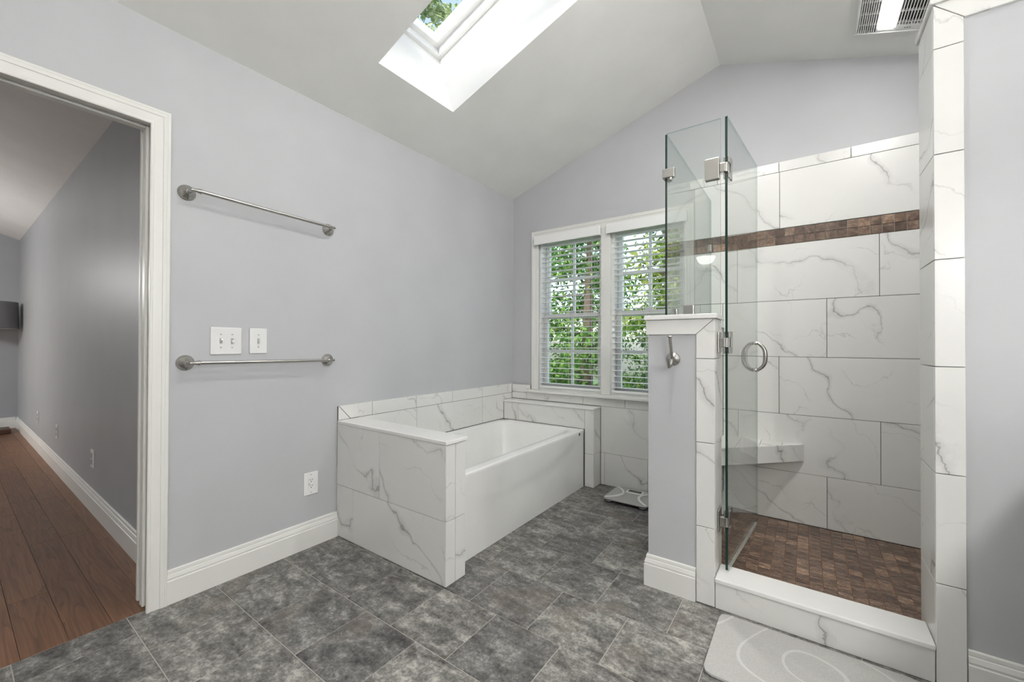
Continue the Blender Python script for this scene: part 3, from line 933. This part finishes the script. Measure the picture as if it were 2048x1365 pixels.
# marble on the shower's back wall
BY0, BY1 = 3.08, 3.09
MB().box(-.62, XR, BY1 - .002, YB, 0, 2.26).build('tile_backing', 'grout_wall', wall_back)
rows = [(.015, .324, .101), (.324, .679, -.365), (.679, 1.036, -.138), (1.036, 1.388, .102), (1.388, 1.741, .338), (1.844, 2.202, -.133)]
for z0, z1, off in rows:
    left = RXI if z0 < 1.2 else -.632
    a = off
    while a - .706 > left - .706: a -= .706
    while a < XR:
        x0, x1 = max(a, left), min(a + .706, XR - .001)
        zz0 = z0
        if x1 - x0 > .02:
            if z0 < 1.2436 < z1 and x0 < RXI:      # not reached (left edge handled above)
                pass
            tile(wall_back, x0 + g, x1 - g, BY0, BY1, zz0 + g, z1 - g)
        a += .706
a = -.488 - .352
while a < XR:
    x0, x1 = max(a, -.667), min(a + .352, XR - .001)
    if x1 - x0 > .02: tile(wall_back, x0 + g, x1 - g, BY0, BY1, 2.202 + g, 2.266)
    a += .352
tile(wall_back, -.632 + g, RXI - .002, BY0, BY1, 1.2446, 1.388 - g)
# mosaic border, two courses
band = MB().box(-.632, XR - .001, BY1 - .004, BY1 - .002, 1.742, 1.843).build('border_grout', 'grout', wall_back)
pm = .0508
a = .503 - pm * 23
while a < XR - .002:
    x0, x1 = max(a, -.632), min(a + pm, XR - .001)
    if x1 - x0 > .006:
        for z0 in (1.7435, 1.793):
            tile(wall_back, x0 + .0014, x1 - .0014, BY0 + .0005, BY1 - .002, z0 + .0006, z0 + .0475, 'mosaic', 'border_tile', .001)
    a += pm

# corner bench
bench = thing('shower_bench', 'triangular marble corner seat floating in the back of the shower', 'bench', (RXI, 3.08, .40), kind=None)
BL = .445
MB().prism([(RXI + .001, 3.079), (RXI + .001, 3.079 - BL), (RXI + BL - .004, 3.079)], lambda a, b, tt: (a, b, tt), .402, .49).build('core', 'quartz', bench)
tx = []
# seat tiles (small, tiled top) and the front edge tile
d = Vector((BL - .004, BL, 0)).normalized(); nrm = Vector((d.y, -d.x, 0))
p0 = Vector((RXI + .001, 3.079 - BL, 0)); p1 = Vector((RXI + BL - .004, 3.079, 0))
MB().prism([(p0.x, p0.y), (p1.x, p1.y), (p1.x + .0, p1.y - .014), (p0.x + .0, p0.y - .014)], lambda a, b, tt: (a, b, tt), .402, .5035).build('edge_tile', 'marble', bench, bevel=.001, seg=1)
step = BL / 4
for i in range(4):
    a0, a1 = i * step, (i + 1) * step
    top0, top1 = BL - a0, BL - a1
    poly = [(RXI + .001 + a0 + g, 3.079), (RXI + .001 + a1 - g, 3.079), (RXI + .001 + a1 - g, 3.079 - top1 + .001), (RXI + .001 + a0 + g, 3.079 - top0 + .001)]
    if i == 3: poly = [poly[0], poly[1], poly[3]]
    MB().prism(poly, lambda a, b, tt: (a, b, tt), .4905, .503).build('seat_tile', 'marble', bench, bevel=.0008, seg=1)

# ------------------------------------------------------------------ shower glass
def glass_panel(name, c, ax, half_, parent):
    """thin slab; ax[2] is the normal: its two big faces clear, the rim dark green"""
    mb = MB().obox(c, ax, half_)
    mb.mi = [0, 0, 2, 2, 1, 2]
    return mb.build(name, ['glass', 'glass_edge', 'glass_rim'], parent, recalc=True)
X_, Y_, Z_ = (1, 0, 0), (0, 1, 0), (0, 0, 1)
GY = 1.975
gx0, gx1, gz0, gz1 = -.526, -.300, 1.2445, 2.097
fixed = thing('fixed_glass_panel', 'narrow fixed glass panel on the half wall beside the open shower door', 'glass panel', ((gx0 + gx1) / 2, GY, gz0))
glass_panel('glass', ((gx0 + gx1) / 2, GY, (gz0 + gz1) / 2), (X_, Z_, Y_), ((gx1 - gx0) / 2, (gz1 - gz0) / 2, .005), fixed)
retp = thing('return_glass_panel', 'long glass panel on the half wall running back to the tiled wall', 'glass panel', (-.531, 2.53, gz0))
glass_panel('glass', (-.531, (GY + .006 + 3.077) / 2, (gz0 + gz1) / 2), (Y_, Z_, X_), ((3.077 - GY - .006) / 2, (gz1 - gz0) / 2, .005), retp)
# clamps
MB().box(-.452, -.407, GY - .013, GY + .013, gz0, gz0 + .045).build('clamp', 'nickel', fixed, bevel=.003)
MB().box(-.544, -.518, 2.125, 2.17, gz0, gz0 + .045).build('clamp', 'nickel', retp, bevel=.004)
MB().box(-.544, -.518, 3.032, 3.0775, 1.742, 1.79).build('wall_clamp', 'nickel', retp, bevel=.004)
cc = MB().box(-.545, -.490, GY - .014, GY + .012, 1.885, 1.93).box(-.545, -.517, GY + .012, GY + .055, 1.885, 1.93)
cc.build('corner_clamp', 'nickel', fixed, bevel=.004)
MB().lathe([(.006, 0), (.008, .004), (.008, .012), (.005, .016)], (-.505, GY - .014, 1.882), (0, -.3, -1), 12).build('clamp_screw', 'nickel', fixed, smooth=True)

door = thing('shower_door', 'frameless glass shower door standing open into the shower', 'shower door', (-.275, GY, .14))
hp = Vector((-.278, GY, 0)); fp = Vector((-.221, 2.62, 0))
dd = (fp - hp).normalized(); dn = Vector((dd.y, -dd.x, 0)); dl = (fp - hp).length
mid = (hp + fp) / 2
DZ0, DZ1 = .142, 2.10
glass_panel('glass', (mid.x, mid.y, (DZ0 + DZ1) / 2), (tuple(dd), Z_, tuple(dn)), (dl / 2, (DZ1 - DZ0) / 2, .005), door)
MB().obox((mid.x, mid.y, DZ0 - .004), (tuple(dd), tuple(dn), Z_), (dl / 2 - .02, .0045, .0045)).build('bottom_seal', 'seal', door)
ql = MB().tube([(-.309, 2.005, .135), (-.309, 2.005, 1.15)], .004, 8)
def hinge(zm, on_glass):
    hh = .047
    h_ = MB()
    # two door plates clamping the glass
    for s in (-1, 1):
        c = hp + dd * .028 + dn * (.0085 * s)
        pl = MB().obox((c.x, c.y, zm + .034), (tuple(dd), tuple(dn), Z_), (.026, .0034, .0135))
        pl.obox((c.x, c.y, zm - .034), (tuple(dd), tuple(dn), Z_), (.026, .0034, .0135))
        c2 = hp + dd * .044 + dn * (.0085 * s)
        pl.obox((c2.x, c2.y, zm), (tuple(dd), tuple(dn), Z_), (.010, .0034, .0475))
        pl.build('hinge_leaf', 'nickel', door, bevel=.0015)
    MB().lathe([(.007, -.02), (.007, .02)], (hp.x - .0, hp.y + .002, zm), (0, 0, 1), 14).build('hinge_knuckle', 'chrome', door, smooth=True)
    if on_glass:
        b = MB().box(-.362, -.304, GY - .014, GY - .0055, zm - .047, zm + .047).box(-.362, -.304, GY + .0055, GY + .014, zm - .047, zm + .047)
        b.box(-.304, -.280, GY - .009, GY + .009, zm - .020, zm + .020)
    else:
        b = MB().box(HX1 + .001, HX1 + .009, GY - .012, GY + .056, zm - .047, zm + .047)
        b.box(HX1 + .009, -.283, GY - .009, GY + .010, zm - .021, zm + .021)
    b.build('hinge_plate', 'nickel', door, bevel=.0025)
    for s in (-1, 1):
        MB().lathe([(.0035, 0), (.0035, .001)], (hp.x + .001, GY - .0015, zm + .033 * s), (0, -1, 0), 10).build('hinge_screw', 'black', door)
hinge(1.880, True); hinge(1.120, False); hinge(.347, False)
# D handles on both faces
hc = hp + dd * (dl - .062)
for s in (-1, 1):
    pts = []
    for k in range(15):
        u = -1 + 2 * k / 14
        out = .006 + .042 * (1 - abs(u) ** 3.2) + .004
        pts.append((hc.x + dn.x * s * out, hc.y + dn.y * s * out, 1.047 + .076 * u))
    rs = [.0075 + .0035 * (1 - abs(-1 + 2 * k / 14) ** 2) for k in range(15)]
    MB().tube(pts, rs, 12).build('handle', 'nickel', door, smooth=True)
    for z in (1.047 - .072, 1.047 + .072):
        MB().lathe([(.010, .005), (.010, .009), (.007, .013)], (hc.x, hc.y, z), tuple(dn * s), 14).build('handle_boss', 'nickel', door, smooth=True)

# ------------------------------------------------------------------ robe hook
HKX, HKZ, HKY = -.485, 1.045, HF + .010
hook = thing('robe_hook', 'brushed nickel robe hook with a tall upper prong on the half wall', 'robe hook', (HKX, HKY, HKZ))
MB().lathe([(.031, 0), (.031, .003), (.028, .007), (.016, .012), (.010, .020), (.008, .026)], (HKX, HKY, HKZ), (0, -1, 0), 32).build('rosette', 'nickel', hook, smooth=True)
MB().tube([(HKX, HKY - .020, HKZ - .004), (HKX, HKY - .030, HKZ + .018), (HKX, HKY - .040, HKZ + .055), (HKX - .001, HKY - .050, HKZ + .098)], [.0085, .008, .0075, .0068], 14).build('upper_prong', 'nickel', hook, smooth=True)
MB().lathe([(.0068, 0), (.0115, .003), (.0115, .006), (.009, .008)], (HKX - .001, HKY - .0505, HKZ + .097), (0, -.22, 1), 18).build('prong_tip', 'nickel', hook, smooth=True)
pts = [(HKX, HKY - .020, HKZ + .006), (HKX, HKY - .028, HKZ - .014), (HKX, HKY - .042, HKZ - .030), (HKX, HKY - .064, HKZ - .032), (HKX, HKY - .078, HKZ - .016), (HKX, HKY - .082, HKZ + .004)]
MB().tube(pts, [.0085, .0082, .0078, .0075, .0072, .0072], 14).build('lower_prong', 'nickel', hook, smooth=True)

# ------------------------------------------------------------------ towel bars
def towel_bar(z0, z1, lab):
    y0, y1 = .626, 1.282
    t = thing('towel_bar', lab, 'towel bar', (XL, (y0 + y1) / 2, (z0 + z1) / 2), 'towel bars on the grey wall')
    bx = XL + .068
    for y, z, s in ((y0, z0, 1), (y1, z1, -1)):
        ro = MB().lathe([(.034, 0), (.034, .003), (.031, .006), (.030, .009), (.024, .015), (.013, .023), (.009, .030)], (XL, y, z), (1, 0, 0), 36).build('rosette', 'nickel', t, smooth=True)
        MB().tube([(XL + .020, y, z), (XL + .05, y + .004 * s, z), (bx, y + .012 * s, z)], [.0085, .0065, .0062], 14).build('post', 'nickel', t, smooth=True)
        MB().lathe([(.0055, -.016), (.0075, -.012), (.0070, -.004), (.0085, .006), (.0115, .018), (.0115, .021), (.0095, .024)], (bx, y + .012 * s, z), (0, s, 0), 20).build('end_collar', 'nickel', t, smooth=True)
        MB().lathe([(.0022, 0), (.0022, .0015)], (XL + .012, y, z - .0285), (.4, 0, -1), 8).build('set_screw', 'black', ro)
    MB().tube([(bx, y0 + .034, z0), (bx, y1 - .034, z1)], .0082, 20).build('bar', 'nickel', t, smooth=True)
towel_bar(1.771, 1.757, 'brushed nickel towel bar mounted high on the grey wall')
towel_bar(1.024, 1.018, 'brushed nickel towel bar mounted low, just under the light switches')

# ------------------------------------------------------------------ switches and outlet
fx = lambda a, b, h: (XL + h, a, b)
def plate(t, y0, y1, z0, z1):
    MB().box(XL, XL + .0065, y0, y1, z0, z1).build('plate', 'plastic', t, bevel=.003)
def toggle(t, y, z, upk):
    MB().box(XL + .006, XL + .0078, y - .0055, y + .0055, z - .0125, z + .0125).build('toggle_slot', 'greyplastic', t)
    MB().obox((XL + .012, y, z + .003 * upk), ((1, 0, .45 * upk), Y_, (-.45 * upk, 0, 1)), (.0085, .0037, .0042)).build('toggle', 'plastic', t, bevel=.001)
    for s in (-1, 1):
        MB().lathe([(.0033, 0), (.0033, .001), (.001, .0015)], (XL + .0064, y, z + .0305 * s), (1, 0, 0), 10).build('screw', 'greyplastic', t)
t = thing('light_switch', 'white double toggle switch plate above the lower towel bar', 'light switch', (XL, .78, 1.06))
plate(t, .718, .845, 1.058, 1.184); toggle(t, .759, 1.121, 1); toggle(t, .805, 1.121, -1)
t = thing('light_switch', 'white single toggle switch plate right of the double one', 'light switch', (XL, .92, 1.06))
plate(t, .880, .959, 1.060, 1.184); toggle(t, .9195, 1.122, -1)
t = thing('wall_outlet', 'white duplex outlet low on the grey wall beside the tub', 'outlet', (XL, 1.19, .28))
plate(t, 1.150, 1.230, .283, .405)
MB().box(XL + .006, XL + .0085, 1.173, 1.207, .310, .378).build('insert', 'plastic', t, bevel=.001)
for zc_ in (.360, .328):
    for yy in (1.184, 1.196):
        MB().box(XL + .0080, XL + .0088, yy - .0012, yy + .0012, zc_ + .001, zc_ + .009).build('slot', 'black', t)
    MB().lathe([(.0026, 0), (.0026, .0006)], (XL + .0082, 1.19, zc_ - .006), (1, 0, 0), 10).build('ground_hole', 'black', t)
MB().box(XL + .0082, XL + .0094, 1.175, 1.182, .341, .347).build('reset_button', 'greyplastic', t)
for z in (.296, .392):
    MB().lathe([(.003, 0), (.003, .001)], (XL + .0064, 1.19, z), (1, 0, 0), 10).build('screw', 'greyplastic', t)

# ------------------------------------------------------------------ exhaust fan with light, on the right slope
s_of = lambda x: (x - XRIDGE) / math.cos(THR)
FS0, FS1, FY0_, FY1_ = s_of(.222), s_of(.482), 2.50, 2.852
fan = thing('exhaust_fan', 'square white ceiling exhaust fan grille with a lit strip lens', 'exhaust fan', cr((FS0 + FS1) / 2, (FY0_ + FY1_) / 2, 0))
def fbox(name, s0, s1, y0, y1, h0, h1, mat, bev=0.0, parent=fan):
    return MB().prism([(s0, y0), (s1, y0), (s1, y1), (s0, y1)], lambda a, b, tt: cr(a, b, tt), h0, h1).build(name, mat, parent, bevel=bev)
fbox('backing', FS0 + .006, FS1 - .006, FY0_ + .006, FY1_ - .006, -.004, -.001, 'darkvoid')
for a in ((FS0, FS1, FY1_ - .010, FY1_), (FS0, FS1, FY0_, FY0_ + .010), (FS0, FS0 + .010, FY0_ + .010, FY1_ - .010), (FS1 - .010, FS1, FY0_ + .010, FY1_ - .010)):
    fbox('frame_bar', *a, -.024, 0, 'plastic', .002)
ls0, ls1 = s_of(.314) , s_of(.372)
fbox('lens_surround', ls0 - .012, ls1 + .012, FY0_ + .010, FY1_ - .012, -.020, -.006, 'plastic', .002)
fbox('lens', ls0, ls1, FY0_ + .06, 2.812, -.027, -.018, 'lens', .002)
def slats(s0, s1, n, yend):
    for i in range(n):
        c = s0 + (s1 - s0) * (i + .5) / n
        fbox('slat', c - .0022, c + .0022, FY0_ + .010, yend, -.020, -.008, 'plastic')
slats(FS0 + .011, ls0 - .014, 8, FY1_ - .012)
slats(ls1 + .014, FS1 - .011, 8, FY1_ - .055)
for yy in (2.60, 2.69, 2.775):
    fbox('cross_bar', FS0 + .010, ls0 - .012, yy, yy + .004, -.019, -.009, 'plastic')
    fbox('cross_bar', ls1 + .012, FS1 - .010, yy, yy + .004, -.019, -.009, 'plastic')
cvr = fbox('sensor_cover', ls1 + .012, FS1 - .010, FY1_ - .055, FY1_ - .012, -.020, -.010, 'plastic', .002)
for k in range(3):
    p = cr(ls1 + .045 + .010 * k, FY1_ - .034, -.0205)
    MB().lathe([(.0028, 0), (.0028, .0008)], p, (-math.sin(THR), 0, -math.cos(THR)), 10).build('sensor_hole', 'black', cvr)

# ------------------------------------------------------------------ bath mat and bathroom scale
mat_x0, mat_x1, mat_y0, mat_y1 = -.288, .312, 1.508, 1.878
mt_ = MB()
N = 64
mt_.loops([rrect(mat_x0 + .004, mat_x1 - .004, mat_y0 + .004, mat_y1 - .004, .028, .0008), rrect(mat_x0, mat_x1, mat_y0, mat_y1, .03, .003), rrect(mat_x0, mat_x1, mat_y0, mat_y1, .03, .010), rrect(mat_x0 + .002, mat_x1 - .002, mat_y0 + .002, mat_y1 - .002, .03, .012)], True, True)
tag(mt_.build('bath_mat', 'stone_mat', smooth=True), 'pale grey stone bath mat with white swirl lines before the shower', 'bath mat')

sc = thing('bathroom_scale', 'grey glass bathroom scale on the slate floor by the window wall', 'bathroom scale', (-1.015, 2.87, 0))
sx0, sx1, sy0, sy1 = -1.172, -.858, 2.735, 3.025
MB().loops([rrect(sx0, sx1, sy0, sy1, .035, .022), rrect(sx0 - .001, sx1 + .001, sy0 - .001, sy1 + .001, .035, .025), rrect(sx0, sx1, sy0, sy1, .035, .028)], True, True).build('platform', 'greyplastic', sc, smooth=True)
MB().loops([rrect(sx0 - .002, sx1 + .002, sy0 - .002, sy1 + .002, .036, .020), rrect(sx0 - .002, sx1 + .002, sy0 - .002, sy1 + .002, .036, .0225)], True, True).build('rim', 'black', sc)
for s, x in ((1, sx0), (-1, sx1)):
    pts = []
    for k in range(17):
        a = -1 + 2 * k / 16
        pts.append((x + s * (.012 + .085 * (1 - a * a)), (sy0 + sy1) / 2 + .125 * a, .031))
    MB().tube(pts, [.006 + .004 * (1 - abs(-1 + 2 * k / 16)) for k in range(17)], 10).build('side_arc', 'plastic', sc, smooth=True)
MB().box(-1.075, -.955, 2.930, 2.995, .027, .034).build('display_frame', 'plastic', sc, bevel=.004)
MB().box(-1.062, -.968, 2.943, 2.985, .033, .0352).build('display', 'lcd', sc)
for x in (sx0 + .038, sx1 - .038):
    for y in (sy0 + .035, sy1 - .035):
        ft = MB().lathe([(.024, .0), (.026, .003), (.026, .008), (.022, .021)], (x, y, 0), (0, 0, 1), 24).build('foot', 'greyplastic', sc, smooth=True)
        MB().lathe([(.0268, .0005), (.0275, .004), (.0268, .007)], (x, y, 0), (0, 0, 1), 24).build('foot_ring', 'rubber', ft, smooth=True)

# small white foot rest in the shower corner
ft_ = thing('corner_footrest', 'small white concave foot rest on the shower floor behind the door', 'foot rest', (-.36, 3.05, SFZ))
fo = Vector((RXI + .004, 3.076, 0))
def arc_pts(z, r):
    """concave front between the two walls"""
    pts = [(fo.x, fo.y, z)]
    n_ = 10
    for k in range(n_ + 1):
        t_ = math.pi / 2 * k / n_
        pts.append((fo.x + r - r * .80 * math.sin(t_) - r * .2 * (k / n_), fo.y - r + r * .80 * math.cos(t_) + r * .2 * (1 - k / n_), z))
    return pts
MB().loops([arc_pts(SFZ + .0005, .165), arc_pts(SFZ + .012, .160), arc_pts(SFZ + .045, .105), arc_pts(SFZ + .085, .070), arc_pts(SFZ + .115, .055)], True, True).build('body', 'plastic', ft_, bevel=.0)
MB().loops([arc_pts(SFZ + .1155, .085), arc_pts(SFZ + .124, .085)], True, True).build('top', 'plastic', ft_)

# ------------------------------------------------------------------ vanity and lamps on the walls behind and beside the camera
VX0, VY0, VY1 = .655, -.9, 1.60
van = thing('vanity_cabinet', 'white vanity cabinet with a stone top, right of the picture', 'vanity', ((VX0 + XR) / 2, .35, 0))
MB().box(VX0 + .02, XR - .002, VY0, VY1, .09, .82).build('body', 'trim', van, bevel=.002)
MB().box(VX0 + .08, XR - .03, VY0 + .02, VY1 - .02, 0, .09).build('plinth', 'trim', van)
MB().box(VX0 - .02, XR - .001, VY0 - .01, VY1 + .30, .82, .852).build('top', 'quartz', van, bevel=.004)
for k in range(5):
    a = VY0 + .02 + k * (VY1 - VY0 - .04) / 5
    b = a + (VY1 - VY0 - .04) / 5 - .01
    d_ = MB().box(VX0, VX0 + .02, a, b, .12, .80).build('door', 'trim', van, bevel=.002)
    MB().lathe([(.006, 0), (.006, .012), (.014, .018), (.012, .026), (.002, .028)], (VX0, b - .05, .66), (-1, 0, 0), 16).build('knob', 'nickel', d_, smooth=True)

def bowl_lamp(parent, c, out, mat='bowl'):
    """upturned frosted bowl on an arm from the wall; out = unit vector into the room"""
    c = Vector(c); o = Vector(out)
    prof = [(.022, 0), (.060, .012), (.086, .040), (.100, .075), (.102, .085), (.098, .085), (.094, .072), (.080, .042), (.056, .018), (.018, .008)]
    MB().lathe(prof, c, (0, 0, 1), 32).build('bowl', mat, parent, smooth=True)
    MB().tube([c - o * .135 + Vector((0, 0, -.02)), c - o * .06 + Vector((0, 0, -.045)), c + Vector((0, 0, -.035)), c + Vector((0, 0, .004))], .008, 10).build('arm', 'nickel', parent, smooth=True)
vl = thing('vanity_light', 'four bowl vanity light over the vanity, right of the picture', 'wall lamp', (XR, -.28, 1.66))
MB().box(XR - .03, XR - .001, -1.05, .50, 1.62, 1.70).build('backplate', 'nickel', vl, bevel=.006)
for y in (-.95, -.50, -.05, .40):
    bowl_lamp(vl, (XR - .14, y, 1.68), (-1, 0, 0))
wl = thing('wall_sconce', 'three bowl wall light on the wall behind the photographer', 'wall lamp', (-.45, YF, 2.05))
MB().box(-1.05, .15, YF + .001, YF + .03, 1.99, 2.07).build('backplate', 'nickel', wl, bevel=.006)
for x in (-.95, -.45, .05):
    bowl_lamp(wl, (x, YF + .14, 2.05), (0, 1, 0), 'bowl_b')

def fill_downlight(x, y, lab):  # unseen ceiling light added to brighten the shower and the room
    ds = s_of(x)
    t = thing('fill_light', lab, 'ceiling light', cr(ds, y, 0), 'added fill lights')
    dax = (-math.sin(THR), 0, -math.cos(THR))
    MB().lathe([(.088, 0), (.088, .006), (.066, .010), (.064, .001)], cr(ds, y, 0), dax, 32).build('trim_ring', 'plastic', t, smooth=True)
    MB().lathe([(.062, .002), (.062, .0105), (.050, .0125)], cr(ds, y, 0), dax, 32).build('lens', 'fill_downlight', t)
fill_downlight(.42, 2.12, 'round unseen fill light added over the shower')
fill_downlight(-.38, 1.40, 'round unseen fill light added over the room')

# ------------------------------------------------------------------ outside: lawn, trees
tag(MB().box(-30, 30, 3.6, 45, -3.1, -3.0).build('lawn', 'grass'), 'green lawn behind the house, under the trees', 'lawn', kind='structure')
def leafy(mb, c, n, spread, size, droop, rng, elong=2.0):
    c = Vector(c)
    for _ in range(n):
        p = c + Vector((rng.gauss(0, spread), rng.gauss(0, spread), rng.gauss(0, spread * .55)))
        d = Vector((rng.uniform(-1, 1), rng.uniform(-1, 1), rng.uniform(-1, .5) - droop)).normalized()
        s = size * rng.uniform(.6, 1.3)
        q = d.orthogonal().normalized()
        q = (q * math.cos(a := rng.uniform(0, 6.28)) + d.cross(q) * math.sin(a)) * (s / elong)
        e = d * s
        mb.add([p, p + e * .5 + q * .5, p + e, p + e * .5 - q * .5], [(0, 1, 2, 3)])
def tree(name, label, base, height, rx, mat, seed, n_br=46, leaf=.12, z_low=.12, per=64, conifer=True, group='trees behind the house'):
    rng = random.Random(seed)
    b = Vector(base)
    t = thing(name, label, 'tree', base, group)
    tr = MB().tube([b, b + Vector((rng.uniform(-.1, .1), 0, height * .5)), b + Vector((rng.uniform(-.2, .2), 0, height))], [height * .022 + .03, height * .014 + .02, .015], 8)
    tr.build('trunk', 'bark', t, smooth=True)
    lv, br = MB(), MB()
    for i in range(n_br):
        f = z_low + (1 - z_low) * (i + rng.random()) / n_br
        z = height * f
        a = rng.uniform(0, 6.28)
        ln = (rx * (1.05 - f) + .15) if conifer else rx * math.sqrt(max(.05, 1 - (2 * (f - z_low) / (1 - z_low) - 1) ** 2)) * rng.uniform(.5, 1)
        ln *= rng.uniform(.75, 1.15)
        dr = -.25 if conifer else .45
        p0 = b + Vector((0, 0, z))
        pts = [p0 + Vector((math.cos(a), math.sin(a), 0)) * (ln * u) + Vector((0, 0, dr * ln * u * (u if conifer else 1) + .12 * ln * u)) for u in (0, .35, .7, 1.0)]
        br.tube(pts, [.028, .02, .012, .005], 5)
        k = max(3, int(ln / .30))
        for j in range(k):
            u = .22 + .82 * (j + rng.random()) / k
            q = p0 + Vector((math.cos(a), math.sin(a), 0)) * (ln * u) + Vector((0, 0, dr * ln * u * (u if conifer else 1) + .12 * ln * u))
            leafy(lv, q, per, .17, leaf, .25 if conifer else 0, rng, 2.4 if conifer else 1.6)
    br.build('branches', 'bark', t)
    o = lv.build('foliage', mat, t, recalc=False)
    o['kind'] = 'stuff'
    return t
specs = [
    ('fir_tree', 'dark green fir tree seen in the left half of the left window', (-5.1, 7.6, -3.0), 9.0, 2.0, 'leaf_a', 1),
    ('fir_tree', 'bright green fir tree seen between the two windows', (-3.4, 7.0, -3.0), 7.2, 1.9, 'leaf_a', 2),
    ('fir_tree', 'blue green fir tree seen low in the right window', (-1.9, 8.6, -3.0), 6.6, 1.9, 'leaf_c', 3),
    ('fir_tree', 'yellow green tree at the right edge of the right window', (-1.55, 6.3, -3.0), 7.4, 1.25, 'leaf_b', 4),
    ('fir_tree', 'blue green fir tree farther back behind the left window', (-7.3, 10.5, -3.0), 9.6, 2.4, 'leaf_c', 5),
    ('fir_tree', 'green fir tree farther back behind the middle of the windows', (-4.9, 11.5, -3.0), 7.6, 2.3, 'leaf_a', 6),
    ('fir_tree', 'yellow green tree farther back behind the right window', (-3.1, 12.0, -3.0), 7.0, 2.2, 'leaf_b', 7),
]
for nm, lab, base, hgt, rx, mt2, sd in specs:
    tree(nm, lab, base, hgt, rx, mt2, sd)
tree('leafy_tree', 'pale green leafy tree seen up through the skylight', (-7.2, 5.6, -3.0), 12.5, 3.6, 'leaf_d', 9, n_br=70, leaf=.17, z_low=.5, per=44, conifer=False)
